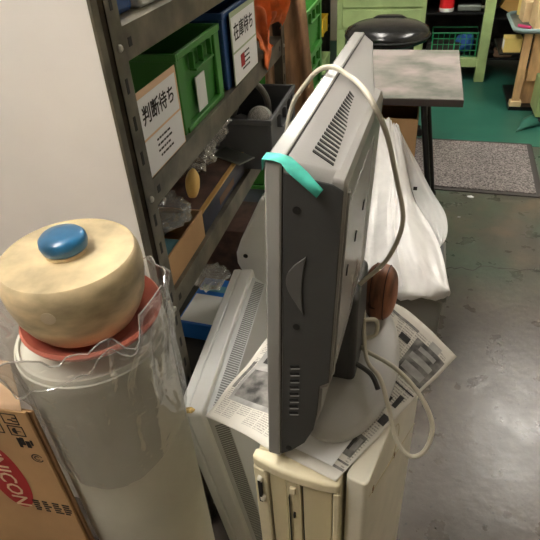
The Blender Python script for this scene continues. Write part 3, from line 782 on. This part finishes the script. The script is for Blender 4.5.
# ------------------------------------------------------------------ white carrier bag on the grey container
gc = root('grey_container', (-0.02, 1.72, 0), 'grey plastic container on the floor under the white bag', 'container')
put('body', bx(-0.16, 0.175, -0.17, 0.17, 0, 0.27), 'grey_plastic', gc, bev=0.012, seg=3)
put('rim', bx(-0.17, 0.185, -0.18, 0.18, 0.27, 0.295), 'grey_plastic', gc, bev=0.006)
put('lid', bx(-0.16, 0.175, -0.17, 0.17, 0.295, 0.305), 'bin_grey', gc, bev=0.003)
BAG = [[(-0.16, 2.2, 0.668), (-0.111, 2.2, 0.665), (-0.082, 2.2, 0.653), (-0.061, 2.2, 0.633)],
       [(-0.165, 2.1, 0.50), (-0.077, 2.05, 0.503), (-0.016, 2.05, 0.481), (0.023, 2.08, 0.391)],
       [(-0.15, 1.8, 0.41), (-0.048, 1.7, 0.448), (0.023, 1.68, 0.446), (0.13, 1.7, 0.398)],
       [(-0.13, 1.56, 0.33), (-0.009, 1.515, 0.352), (0.09, 1.505, 0.362), (0.165, 1.53, 0.352)],
       [(-0.12, 1.54, 0.25), (-0.009, 1.505, 0.300), (0.10, 1.495, 0.310), (0.172, 1.525, 0.318)]]
def bag_fn(seed, amp, push=0.0):
    def fn(u, v):
        row = [catmull([BAG[r][c] for r in range(5)], 10)[min(40, int(round(v*40)))] for c in range(4)]
        cc = catmull(row, 10); p = cc[min(30, int(round(u*30)))]
        n = noise.noise(Vector((u*4+seed, v*5, 0)))*amp + noise.noise(Vector((u*11, v*4+u*5, seed)))*amp*0.7
        return p + Vector((0, -abs(n)*0.4 + push, n))
    return fn
wb = root('carrier_bag', (0.0, 1.7, 0.306), 'crumpled white plastic carrier bag spread over the grey container', 'plastic bag')
put('sheet', grid(bag_fn(2.0, 0.022), 30, 40), 'bag', wb, T=Matrix.Translation((0, -1.7, -0.306)), solid=0.001, smooth=50)
edge = catmull([BAG[r][3] for r in range(3)], 12)
def handle_fn(u, v):
    p = edge[min(24, int(round(v*24)))]; b = math.sin(math.pi*v**1.4)
    return p + Vector((u*0.085*b, -0.035*b*math.sin(math.pi*u) - 0.004, 0.02*b*u + 0.012*noise.noise(Vector((u*5, v*5, 1)))))
put('handle', grid(handle_fn, 12, 24), 'bag_film', wb, T=Matrix.Translation((0, -1.7, -0.306)), smooth=60)
put('tag', bx(0.02, 0.035, 2.0, 2.002, 0.455, 0.47), 'dark_gap', wb, T=Matrix.Translation((0, -1.7, -0.306)))

# open carton under the table
cb = root('open_carton', (-0.2, 2.5, 0), 'open plain cardboard carton under the grey-topped table', 'carton')
for n_, a in (('side', (0.03, 0.212, -0.24, -0.235)), ('side', (0.03, 0.212, 0.175, 0.18)), ('side', (0.03, 0.035, -0.235, 0.175)), ('side', (0.207, 0.212, -0.235, 0.175))):
    put(n_, bx(a[0], a[1], a[2], a[3], 0, 0.645), 'cardboard', cb, bev=0.001)
put('bottom', bx(0.035, 0.207, -0.235, 0.175, 0.0, 0.006), 'cardboard_dark', cb)
put('outer_ply', bx(0.212, 0.2135, -0.238, 0.178, 0, 0.64), 'cardboard_dark', cb)

# ------------------------------------------------------------------ work table
tb = root('work_table', (-0.3, 2.565, 0), 'small work table with scratched grey top and black legs', 'table')
put('top', bx(-0.05, 0.475, -0.355, 0.36, 0.728, 0.75), 'table_top', tb, bev=0.002)
put('edge_band', bx(-0.052, 0.477, -0.357, 0.362, 0.718, 0.7465), 'table_edge', tb, bev=0.002)
for s in (1, -1):
    for y in (-0.30, 0.28):
        put('leg', cyl((0.215 + s*0.11, y, 0.718), (0.215 + s*0.22, y + (0.02 if y < 0 else -0.01), 0.0), 0.013, 12), 'black_metal', tb)
        put('foot_cap', cyl((0.215 + s*0.219, y + (0.02 if y < 0 else -0.01), 0.02), (0.215 + s*0.2215, y + (0.02 if y < 0 else -0.01), 0.0), 0.016, 12), 'black', tb)
    put('stretcher', cyl((0.215 + s*0.13, -0.30, 0.56), (0.215 + s*0.13, 0.28, 0.56), 0.008, 10), 'black_metal', tb)
put('stretcher', cyl((0.085, 0.28, 0.56), (0.345, 0.28, 0.56), 0.008, 10), 'black_metal', tb)

# black stool
sl_ = root('black_stool', (-0.21, 3.50, 0.03), 'round black vinyl swivel stool behind the work table', 'stool')
stm = lathe([(0.0, 0.62), (0.2, 0.62), (0.235, 0.635), (0.247, 0.665), (0.235, 0.695), (0.19, 0.718), (0.1, 0.732), (0.0, 0.736)], 48)
put('seat', stm, 'vinyl_black', sl_, smooth=60)
put('seat_crest', lathe([(0.0, 0.0), (1.0, 0.0), (0.92, 0.6), (0.7, 0.95), (0.0, 1.0)], 32, M=Matrix.Translation((0.0, 0.14, 0.70)) @ Matrix.Diagonal((0.11, 0.06, 0.036, 1))), 'vinyl_black', sl_, smooth=60)
put('seat_piping', tube([(0.247*math.cos(t), 0.247*math.sin(t), 0.66) for t in [2*math.pi*k/32 for k in range(33)]], 0.005, 8, 2), 'black', sl_)
put('column', lathe([(0.03, 0.06), (0.03, 0.35), (0.018, 0.355), (0.018, 0.62)], 20), 'zinc', sl_)
for k in range(5):
    a = R(72*k + 20); e = Vector((0.26*math.cos(a), 0.26*math.sin(a), 0.06))
    lg = put('leg', tube([(0.02*math.cos(a), 0.02*math.sin(a), 0.1), tuple(e*0.5 + Vector((0, 0, 0.06))), tuple(e)], 0.014, 8, 5), 'black_metal', sl_)
    put('caster', cyl(e + Vector((-0.012*math.sin(a), 0.012*math.cos(a), -0.035)), e + Vector((0.012*math.sin(a), -0.012*math.cos(a), -0.035)), 0.025, 16), 'black', lg)

# ------------------------------------------------------------------ mat on the floor
mt = root('floor_mat', (0.22, 3.25, 0.0), 'grey flecked pile doormat with dark rubber border', 'mat', R(-2))
put('rubber_border', prism(rrect(-0.5, 0.505, -0.36, 0.36, 0.02), 'z', 0.0, 0.006), mat('rubber', (62, 58, 56), 0.7), mt)
put('pile', bx(-0.47, 0.472, -0.33, 0.33, 0.006, 0.012), 'mat_pile', mt, bev=0.003)
for k, (x, y, s) in enumerate(((0.336, 2.83, 0.016), (0.27, 2.6, 0.007))):
    o = put('paper_scrap', blob((0, 0, 0), (s, s*0.8, 0.003), 0.6, 2, 2, seed=k+1), 'paper_white'); o.location = (x, y, 0.0035)
    tag(o, ('torn white paper scrap on the floor just before the mat', 'tiny white paper crumb on the concrete floor')[k], 'scrap')

# ------------------------------------------------------------------ green workbench
gb = root('green_workbench', (0.0, 4.85, 0), 'pale green steel workbench with drawers at the far end', 'workbench')
put('worktop', bx(-0.78, 1.45, -0.03, 0.75, 0.75, 0.79), 'bench_green', gb, bev=0.004)
put('drawer_cabinet', bx(-0.71, 0.0, 0.012, 0.7, 0.405, 0.75), 'bench_green', gb, bev=0.003)
for z0, z1 in ((0.425, 0.565), (0.578, 0.738)):
    d = put('drawer', bx(-0.665, -0.03, 0.0, 0.013, z0, z1), 'bench_green', gb, bev=0.003)
    put('drawer_knob', lathe([(0.008, 0), (0.008, 0.012), (0.014, 0.016), (0.014, 0.022), (0.0, 0.025)], 16, M=frame((-0.17, 0, (z0+z1)/2), (1, 0, 0), (0, 0, 1))), 'black', d)
put('leg', bx(-0.71, -0.64, 0.012, 0.08, 0, 0.405), 'bench_green', gb, bev=0.002)
put('leg', bx(-0.07, 0.0, 0.012, 0.08, 0, 0.405), 'bench_green', gb, bev=0.002)
put('leg', bx(0.44, 0.515, 0.0, 0.08, 0, 0.75), 'bench_green', gb, bev=0.002)
put('leg', bx(1.36, 1.43, 0.0, 0.08, 0, 0.75), 'bench_green', gb, bev=0.002)
put('lower_rail', bx(0.0, 0.44, 0.005, 0.07, 0.12, 0.185), 'bench_green', gb, bev=0.002)
put('lower_shelf', bx(-0.64, 1.36, 0.07, 0.7, 0.16, 0.175), 'black_metal', gb)
put('upper_shelf', bx(0.0, 0.44, 0.03, 0.7, 0.515, 0.53), 'black_metal', gb)
put('back_panel', bx(-0.7, 1.4, 0.7, 0.71, 0.1, 0.75), 'dark_stuff', gb)

wbk = root('wire_basket', (0.25, 5.02, 0.176), 'green wire basket on the lower shelf of the workbench', 'basket')
def rect_loop(x0, x1, y0, y1, z): return [(x0, y0, z), (x1, y0, z), (x1, y1, z), (x0, y1, z), (x0, y0, z)]
put('rim', tube(rect_loop(-0.18, 0.18, -0.09, 0.12, 0.19), 0.006, 6, 1, smooth=False), 'wire_green', wbk)
for k in range(4): put('hoop_wire', tube(rect_loop(-0.175, 0.175, -0.085, 0.115, 0.01 + k*0.045), 0.003, 6, 1, smooth=False), 'wire_green', wbk)
for k in range(9):
    x = -0.175 + 0.35*k/8
    put('upright_wire', tube([(x, -0.086, 0.01), (x, -0.088, 0.19)], 0.003 if k % 4 else 0.006, 6, 1, smooth=False), 'wire_green', wbk)
bl = tag(put('blue_rag', blob((0, 0, 0), (0.07, 0.06, 0.07), 0.4, 2, 3, 4), 'blue_cloth', smooth=60), 'bundled blue rag lying in the green wire basket', 'rag'); bl.location = (0.33, 5.03, 0.27)
dk = tag(put('dark_case', bx(-0.14, 0.14, -0.06, 0.08, 0, 0.09), 'dark_stuff', bev=0.01), 'dark tool case lying in the green wire basket', 'tool case'); dk.location = (0.17, 5.03, 0.192)
rc = root('red_can', (0.155, 4.93, 0.53), 'red and white tin can on the workbench inner shelf', 'can')
put('body', lathe([(0.052, 0.02), (0.056, 0.025), (0.056, 0.15), (0.052, 0.155)], 28), 'can_red', rc)
put('base_band', lathe([(0.048, 0), (0.054, 0.004), (0.0565, 0.02), (0.0565, 0.03)], 28), 'label_white', rc)
gt = root('power_tool', (0.33, 4.93, 0.53), 'grey metal tool lying beside the red can', 'tool')
put('body', bx(-0.09, 0.085, -0.03, 0.03, 0.006, 0.05), 'tool_grey', gt, bev=0.008)
put('nozzle', cyl((0.085, 0, 0.03), (0.11, 0, 0.03), 0.012, 12), 'zinc', gt)
put('grip', bx(-0.06, -0.03, -0.02, 0.02, 0.0, 0.012), 'black', gt)
for k, (x, y, sx, sy, sz, m_, nm, lb, ct_) in enumerate((
        (0.66, 5.1, .08, .08, .09, 'dark_stuff', 'motor_part', 'dark machine part under the workbench right of the leg', 'machine part'),
        (0.64, 4.98, .07, .05, .045, 'rust', 'rusty_block', 'rusty brown block on the low shelf beside the bench leg', 'block'),
        (0.9, 5.1, .1, .1, .12, 'dark_stuff', 'motor_part', 'dark machine part beneath the workbench by the right end', 'machine part'))):
    r = root(nm, (x, y, 0.176), lb, ct_)
    put('body', bx(-sx, sx, -sy, sy, 0, sz*1.3), m_, r, bev=0.012)
    put('shaft', cyl((-sx-0.04, 0, sz*0.7), (sx+0.03, 0, sz*0.7), sz*0.28, 12), 'dark_stuff', r)
bw = tag(put('yellow_carton', bx(-0.07, 0.06, -0.05, 0.05, 0, 0.13), 'gold', bev=0.003), 'tilted yellow-brown carton on a beam beneath the bench top', 'carton')
bw.location = (0.62, 5.02, 0.515); bw.rotation_euler = (0, R(28), 0)
hk = root('under_shelf', (0.66, 5.0, 0), 'dark metal bracket shelf beneath the workbench top', 'shelf')
put('board', bx(-0.14, 0.5, -0.1, 0.3, 0.47, 0.48), 'black_metal', hk); put('upright', bx(0.45, 0.48, 0.22, 0.25, 0.176, 0.47), 'black_metal', hk); put('upright', bx(-0.13, -0.10, 0.22, 0.25, 0.176, 0.47), 'black_metal', hk)

# ------------------------------------------------------------------ trolley with boxes at the right edge
tr = root('parts_trolley', (0.95, 4.45, 0), 'small trolley with steel tray and pale wooden upright at the right', 'trolley')
put('tray', prism(rrect(-0.36, 0.4, -0.28, 0.3, 0.09, 6), 'z', 0.535, 0.548), 'tool_grey', tr)
put('tray_rim', tube([(x, y, 0.555) for x, y in rrect(-0.36, 0.4, -0.28, 0.3, 0.09, 6)] + [(0.4, 0.21, 0.555)], 0.012, 8, 1, smooth=False), 'tray_rim', tr)
put('wooden_upright', bx(-0.285, -0.235, -0.24, -0.2, 0.07, 0.535), 'wood_pale', tr, bev=0.002)
put('wooden_upright', bx(-0.215, -0.06, -0.2, -0.17, 0.2, 0.535), 'wood_pale', tr, bev=0.002)
put('wooden_upright', bx(0.3, 0.35, 0.2, 0.24, 0.07, 0.535), 'wood_pale', tr, bev=0.002)
put('upright_foot', bx(-0.30, -0.22, -0.25, -0.19, 0.03, 0.07), 'box_pale', tr, bev=0.004)
put('middle_shelf', bx(-0.42, 0.36, -0.17, 0.26, 0.37, 0.38), 'black_metal', tr)
put('base_board', bx(-0.30, 0.38, -0.25, 0.26, 0.0, 0.03), 'black_metal', tr)
for (x0, x1, y0, y1, z1, m_, nm, lb) in ((-0.24, 0.0, -0.2, -0.03, 0.17, 'box_pale', 'small_carton', 'tall pale carton standing at the front of the trolley tray'),
        (-0.29, -0.12, 0.0, 0.15, 0.13, 'box_pale', 'small_carton', 'low pale carton behind the tall one on the trolley tray'),
        (0.03, 0.3, -0.18, 0.05, 0.15, 'box_pale', 'small_carton', 'wide pale carton on the right half of the trolley tray')):
    o = root(nm, (0.95 + (x0+x1)/2, 4.45 + (y0+y1)/2, 0.549), lb, 'carton', R(4), 'cartons on the trolley tray'); hx, hy = (x1-x0)/2, (y1-y0)/2
    put('body', bx(-hx, hx, -hy, hy, 0, z1), m_, o, bev=0.002)
    put('lid_flap', bx(-hx, hx, -0.002, hy, z1, z1+0.003), m_, o)
for (x, y, z, sx, sy, sz, m_, rz_, lb) in ((0.80, 4.33, 0.031, 0.09, 0.05, 0.22, 'wood_pale', 6, 'tan upright carton beneath the trolley tray'),
        (0.72, 4.675, 0.549, 0.055, 0.05, 0.12, 'box_yellow', 20, 'pale yellow carton at the back corner of the trolley tray'),
        (0.72, 4.46, 0.381, 0.05, 0.06, 0.05, 'rust', -12, 'flat brown carton on the middle trolley shelf')):
    o = root('small_carton', (x, y, z), lb, 'carton', R(rz_))
    put('body', bx(-sx, sx, -sy, sy, 0, sz), m_, o, bev=0.002); put('lid_flap', bx(-sx, 0, -sy, sy, sz, sz+0.002), m_, o)
o = tag(put('maroon_book', bx(-0.16, 0.14, -0.07, 0.07, 0, 0.03), 'maroon', bev=0.003), 'maroon flat packet lying on the pale cartons', 'packet'); o.location = (0.93, 4.40, 0.724)
o = tag(put('magenta_marker', cyl((-0.04, 0.03, 0.01), (0.03, -0.04, 0.01), 0.01, 12), 'magenta', smooth=50), 'magenta marker pen lying at the trolley tray edge', 'pen'); o.location = (0.665, 4.28, 0.549)
yb = root('yellow_box', (0.60, 4.36, 0.0), 'small pale yellow box on the low shelf of the trolley', 'box')
put('body', bx(-0.045, 0.07, -0.06, 0.06, 0.38, 0.475), 'box_yellow', yb, bev=0.003)
put('end_label', bx(-0.0458, -0.044, -0.045, 0.045, 0.395, 0.46), 'label_white', yb)

gp_ = root('green_steel_box', (0.90, 4.04, 0.0), 'pale green steel cabinet side at the right edge of view', 'cabinet')
put('body', bx(-0.115, 0.3, -0.12, 0.14, 0.06, 0.28), 'bench_green', gp_, bev=0.004)
put('caster', cyl((-0.09, -0.09, 0.03), (-0.06, -0.09, 0.03), 0.03, 16), 'black', gp_); put('caster', cyl((0.25, -0.09, 0.03), (0.28, -0.09, 0.03), 0.03, 16), 'black', gp_)
put('caster', cyl((-0.09, 0.11, 0.03), (-0.06, 0.11, 0.03), 0.03, 16), 'black', gp_); put('caster', cyl((0.25, 0.11, 0.03), (0.28, 0.11, 0.03), 0.03, 16), 'black', gp_)
wj = root('white_jug', (0.86, 4.02, 0.28), 'white plastic jug with yellow cap on the green cabinet', 'jug')
put('body', lathe([(0.045, 0), (0.052, 0.006), (0.052, 0.10), (0.04, 0.125), (0.018, 0.14), (0.018, 0.15)], 24), 'label_white', wj); put('cap', lathe([(0.021, 0.148), (0.021, 0.168), (0.0, 0.17)], 18), 'box_yellow', wj)

# ------------------------------------------------------------------ items on the steel shelf
# tub builder: tapered open bin with rim, ribs and handle
def tub(name, loc, sx, sy, sz, m, label, group=None, cat='bin', front=1, handle=True, rz=0):
    r = root(name, loc, label, cat, rz, group)
    t = 0.003; k = 0.93
    bm = nb()
    def ringv(a, b, z): return [bm.verts.new(p) for p in ((-a, -b, z), (a, -b, z), (a, b, z), (-a, b, z))]
    r0 = ringv(sx*k, sy*k, 0); r1 = ringv(sx, sy, sz); r2 = ringv(sx-t, sy-t, sz); r3 = ringv(sx*k-t, sy*k-t, t)
    for a, b in ((r0, r1), (r1, r2), (r2, r3)):
        for i in range(4): bm.faces.new((a[i], a[(i+1)%4], b[(i+1)%4], b[i]))
    bm.faces.new(r0[::-1]); bm.faces.new(r3)
    body = put('body', bm, m, r, bev=0.002)
    bm = nb(); e = 0.007
    for a in ((-sx-e, sx+e, -sy-e, -sy), (-sx-e, sx+e, sy, sy+e), (-sx-e, -sx, -sy, sy), (sx, sx+e, -sy, sy)): box(bm, a[0], a[1], a[2], a[3], sz-0.014, sz+0.001)
    put('rim', bm, m, r, bev=0.002)
    bm = nb()
    for a in ((-sx-e, sx+e, -sy-e, -sy*k), (-sx-e, sx+e, sy*k, sy+e)): pass
    for (cx, cy) in ((-1, -1), (1, -1), (1, 1), (-1, 1)):
        put('corner_post', box(nb(), *sorted((cx*sx*0.955, cx*(sx+e*0.6))), *sorted((cy*(sy-0.03), cy*(sy+e*0.6))), 0, sz-0.014), m, r, bev=0.002)
    if handle:
        h_ = nb(); y = sy*0.45
        box(h_, sx, sx+0.016, -y, y, sz-0.052, sz-0.047); box(h_, sx, sx+0.012, -y, -y+0.004, sz-0.047, sz-0.014); box(h_, sx, sx+0.012, y-0.004, y, sz-0.047, sz-0.014); box(h_, sx, sx+0.012, -0.002, 0.002, sz-0.047, sz-0.014)
        put('handle', h_, m, r, bev=0.001)
        b_ = put('base_skirt', bx(sx*k-0.004, sx+0.008, -sy*k, sy*k, 0, 0.012), m, r, bev=0.002)
    return r
gt_ = tub('green_bin', (-0.575, 1.153, 1.0605), 0.105, 0.127, 0.165, 'bin_green', 'green plastic bin with white tag on the second shelf')
put('tag', bx(0.1085, 0.1105, -0.045, 0.01, 0.02, 0.095), 'label_white', gt_)
bb = tub('blue_bin', (-0.575, 1.445, 1.0605), 0.105, 0.125, 0.18, 'bin_blue', 'blue plastic bin with a printed card, beside the green bin', handle=False)

def label_card(name, x, y0, y1, z0, z1, big, label, border, red=False, lean=0.0):
    c = root(name, (x, (y0+y1)/2, z0), label, 'card', rot=(0, lean, 0)); wd = (y1-y0)/2; ht = z1-z0
    put('board', bx(-0.0015, 0.0, -wd, wd, 0, ht), border, c)
    put('upper_paper', bx(0.0, 0.0006, -wd+0.006, wd-0.008, ht*0.47, ht-0.012), 'paper_white', c)
    put('lower_paper', bx(0.0, 0.0006, -wd+0.004, wd-0.004, 0.002, ht*0.44), 'paper_white', c)
    F = lambda y, z: frame((0.0011, y, z), (0, 1, 0), (0, 0, 1))
    text_mesh(big, wd*0.40, F(-0.004, ht*0.70), MATS['print_black'], c, bold=0.00045)
    random.seed(int(y0*1000)); bm = nb()
    for k in range(4):
        a = -wd*0.42 + random.uniform(0, 0.01); 
        for q in range(5):
            l = random.uniform(0.006, 0.014) * wd/0.09
            box(bm, 0.0006, 0.001, a, a+l, ht*0.34 - k*ht*0.07, ht*0.365 - k*ht*0.07); a += l + 0.003
    put('small_print', bm, 'print_black', c, smooth=0)
    if red: put('red_print', bx(0.0006, 0.0011, -wd*0.45, -wd*0.15, ht*0.18, ht*0.36), 'print_red', c)
    return c
label_card('sign_card', -0.4565, 0.816, 0.994, 1.0605, 1.215, '判断待ち', 'white sign card with black Japanese lettering leaning beside the green bin', 'card_cream')
label_card('sign_card', -0.4555, 1.345, 1.565, 1.0605, 1.235, '在庫待ち', 'white sign card with red print in front of the blue bin', mat('card_green', (168, 182, 150), 0.6), True)

def drape(fn, m, name, label, cat, nu=24, nv=30, solid=0.003):
    return tag(put(name, grid(fn, nu, nv), m, smooth=60, solid=solid), label, cat)
def or_fn(u, v):
    y = 1.60 + 0.25*u
    if v < 0.5: t = v/0.5; x = -0.64 + 0.14*t; z = 1.10 + 0.13*math.sin(t*math.pi/2)
    else: t = (v-0.5)/0.5; x = -0.50 + 0.054*math.sin(t*math.pi/2); z = 1.23 - 0.20*t*(0.75 + 0.25*math.sin(5*u + 1))
    q = Vector((u*3.2 + v*1.5, v*2.4 - u, 2.0))
    f = noise.noise(q)*1.0 + abs(noise.noise(q*2.3 + Vector((5, 0, 0))))*0.9 - 0.25
    x = x + f*0.05; z = z + f*0.05*(1.2 - t*0.6)
    if v > 0.5 and z < 1.075: x = -0.445 + 0.006*f
    elif v <= 0.5: z = max(z, 1.066)
    return Vector((x, y + 0.03*noise.noise(q*1.7), z))
drape(or_fn, 'orange_cloth', 'orange_cloth', 'crumpled orange cloth at the far end of the second shelf', 'cloth', 40, 50)
def br_fn(u, v):
    return or_fn(0.12 + 0.72*u, 0.05 + 0.5*v) + Vector((0.004, 0, 0.012 + 0.012*abs(math.sin(7*u + 3*v))))
drape(br_fn, 'brown_cloth', 'brown_cloth', 'brown cloth bundled above the orange cloth on the shelf', 'cloth')
def bu_fn(u, v):
    z = 1.50 - 1.05*v; x = -0.545 + (0.125 + 0.10*v)*u + 0.0*v; y = 1.925 + 0.018*math.sin(u*9 + v*2) + 0.012*math.sin(u*19+1)
    return Vector((x, y, z))
drape(bu_fn, 'burlap', 'hanging_sack', 'brown burlap sack hanging from the far rack post', 'sack', 40, 40)

# top shelf: wrapped goods
tp = root('wrapped_pack', (-0.58, 1.0, 1.3225), 'blue and white pack in clear wrap on the topmost visible shelf', 'pack')
put('contents', bx(-0.1, 0.09, -0.16, -0.06, 0, 0.10), 'bin_blue', tp, bev=0.01); put('paper', bx(-0.1, 0.10, -0.05, 0.22, 0, 0.05), 'label_white', tp, bev=0.006)
put('wrap', blob((0.0, 0.02, 0.06), (0.105, 0.22, 0.055), 0.18, 3, 4, 5), 'wrap', tp, smooth=70)
# third shelf
tray = root('cardboard_tray', (-0.555, 0.935, 0.8005), 'open cardboard tray with blue packet at the near end of third shelf', 'tray')
for a in ((0.088, 0.092, -0.10, 0.10), (-0.092, -0.088, -0.10, 0.10), (-0.088, 0.088, -0.10, -0.096), (-0.088, 0.088, 0.096, 0.10)):
    put('side', bx(*a, 0.0, 0.072), 'cardboard', tray)
put('bottom', bx(-0.088, 0.088, -0.096, 0.096, 0, 0.004), 'cardboard_dark', tray)
o = tag(put('blue_packet', bx(-0.03, 0.03, -0.04, 0.04, 0, 0.045), 'cyan_paper', bev=0.004), 'pale blue packet inside the cardboard tray', 'packet'); o.location = (-0.505, 0.90, 0.805)
o = tag(put('bubble_wrap', blob((0, 0, 0), (0.075, 0.085, 0.022), 0.5, 4, 4, 9), 'wrap', smooth=50), 'crumpled clear bubble wrap lying over the cardboard tray', 'wrap'); o.location = (-0.565, 0.985, 0.882)
nv = root('navy_box', (-0.52, 1.21, 0.8005), 'flat navy blue box with gold edge on the third shelf', 'box')
put('body', bx(-0.07, 0.055, -0.17, 0.17, 0, 0.06), 'navy', nv, bev=0.002); put('gold_edge', bx(0.045, 0.0565, -0.172, 0.172, 0.0585, 0.0635), 'gold', nv); put('lid', bx(-0.07, 0.044, -0.17, 0.17, 0.06, 0.064), 'plum_brown', nv)
put('gold_print', bx(0.0551, 0.0556, -0.05, 0.07, 0.015, 0.035), 'rust', nv)
o = tag(put('mustard_bottle', blob((0, 0, 0), (0.016, 0.024, 0.036), 0.08, 1.5, 3, 2), 'mustard', smooth=80), 'mustard yellow rounded bottle lying on the navy box', 'bottle'); o.location = (-0.505, 1.10, 0.905); o.rotation_euler = (R(-25), 0, 0)
kb_ = root('brown_carton', (-0.66, 1.13, 0.8005), 'closed brown carton at the back of the third shelf', 'carton')
put('body', bx(-0.10, 0.068, -0.12, 0.12, 0, 0.105), 'cardboard', kb_, bev=0.002); put('tape_strip', bx(-0.10, 0.068, -0.02, 0.02, 0.105, 0.1056), 'gold', kb_)
o = tag(put('plastic_wad', blob((0, 0, 0), (0.05, 0.055, 0.045), 0.5, 3, 4, 12), 'wrap', smooth=50), 'silvery wad of plastic film behind the yellow bottle', 'wrap'); o.location = (-0.56, 1.24, 0.915)
o = tag(put('plastic_wad', blob((0, 0, 0), (0.04, 0.045, 0.045), 0.5, 3, 4, 21), 'wrap', smooth=50), 'crumpled plastic film tucked under the second shelf beside grey tub', 'wrap'); o.location = (-0.525, 1.315, 0.965)
gbn = tub('grey_tub', (-0.50, 1.545, 0.8005), 0.115, 0.15, 0.155, 'bin_grey', 'dark grey plastic tub jutting out of the third shelf')
cj = root('clear_jar', (-0.45, 1.53, 0.90), 'clear plastic jar lying in the dark grey tub', 'jar', rot=(R(55), R(20), 0))
put('body', lathe([(0.0, -0.06), (0.034, -0.06), (0.038, -0.052), (0.038, 0.03), (0.03, 0.045), (0.024, 0.05)], 28), film_mat('jar', (225, 228, 228), 0.5, 0.1, 0.1, 10), cj, smooth=50)
put('cap', lathe([(0.026, 0.048), (0.027, 0.05), (0.027, 0.066), (0.0, 0.068)], 24), 'wrap', cj)
co = tag(put('hose_piece', tube([(-0.57, 1.60, 0.86), (-0.53, 1.60, 0.955), (-0.49, 1.615, 0.985), (-0.455, 1.625, 0.94), (-0.45, 1.63, 0.87)], 0.010, 10), 'grey_plastic'), 'grey hose piece curving out of the dark grey tub', 'hose')
gfi = tag(put('filler_parts', blob((-0.52, 1.545, 0.845), (0.085, 0.12, 0.04), 0.4, 4, 3, 3), 'dark_stuff'), 'dark jumble of small parts filling the grey tub', 'parts', kind='stuff')
bd = tag(put('grey_board_strip', bx(-0.06, 0.06, -0.03, 0.03, 0, 0.004), 'tool_grey', bev=0.001), 'thin grey metal strip lying before the grey tub', 'strip'); bd.location = (-0.485, 1.345, 0.866); bd.rotation_euler = (0, 0, R(-30))
# fourth shelf
dbx = tag(put('dark_carton', bx(-0.12, 0.10, -0.2, 0.2, 0, 0.09), 'dark_stuff', bev=0.002), 'dark grey carton under the blue box on fourth shelf', 'carton'); dbx.location = (-0.58, 1.17, 0.3005)
bbx = root('blue_box', (-0.545, 1.19, 0.391), 'bright blue flat box with white label on the dark carton', 'box', R(-3))
put('body', bx(-0.07, 0.085, -0.10, 0.12, 0, 0.06), 'box_blue', bbx, bev=0.002); put('label', bx(-0.065, 0.083, -0.092, 0.035, 0.06, 0.0606), 'label_white', bbx); put('label', bx(0.085, 0.0856, -0.095, 0.11, 0.004, 0.04), 'dark_stuff', bbx)
put('stripe', bx(-0.06, 0.08, 0.055, 0.085, 0.06, 0.0605), 'cyan_paper', bbx)
o = tag(put('plastic_wad', blob((0, 0, 0), (0.05, 0.06, 0.02), 0.5, 3, 3, 31), 'wrap', smooth=50), 'thin clear plastic film lying on the blue box', 'wrap'); o.location = (-0.58, 1.29, 0.475)
for k, (y0, y1, z, m_, lb) in enumerate(((1.40, 1.60, 0.28, 'plum_brown', 'brown patterned carton on fourth shelf behind the white casing'), (1.62, 1.84, 0.2, 'navy', 'dark blue carton at the far end of fourth shelf'))):
    o = tag(put('stored_carton', bx(-0.1, 0.1, -(y1-y0)/2, (y1-y0)/2, 0, z), m_, bev=0.003), lb, 'carton', 'cartons on the fourth shelf'); o.location = (-0.57, (y0+y1)/2, 0.3005)

# ------------------------------------------------------------------ stacked green crates beyond the shelf
for k in range(6):
    lab = ['lowest', 'second lowest', 'third lowest', 'third highest', 'second highest', 'topmost'][k] + ' green crate of the stack behind the burlap sack'
    tub('green_crate', (-0.60, 2.33, 0.0 + k*0.178), 0.16, 0.19, 0.178, 'bin_green', lab, 'stacked green crates', 'crate')

# dark rack with yellow tubs far left
dr_ = root('dark_rack', (-1.22, 4.75, 0), 'dark steel rack with yellow tubs at the far left', 'rack')
for z in (0.12, 0.42, 0.70): put('rack_shelf', bx(-0.4, 0.42, -0.2, 0.3, z-0.015, z), 'black_metal', dr_)
for x in (-0.39, 0.41):
    for y in (-0.19, 0.29): put('rack_post', bx(x-0.015, x+0.015, y-0.015, y+0.015, 0, 1.3), 'black_metal', dr_)
put('rack_back', bx(-0.4, 0.42, 0.3, 0.305, 0, 1.3), 'dark_stuff', dr_)
for k, (x, z, m_, lb) in enumerate(((-0.82, 0.70, 'yellow_tub', 'upper yellow tub on the dark rack'), (-0.86, 0.42, 'yellow_tub', 'middle yellow tub on the dark rack'), (-0.84, 0.12, 'bench_green', 'lower pale green tub on the dark rack'))):
    tub('storage_tub', (x, 4.68, z), 0.08, 0.11, 0.13, m_, lb, 'tubs on the dark rack', handle=False)
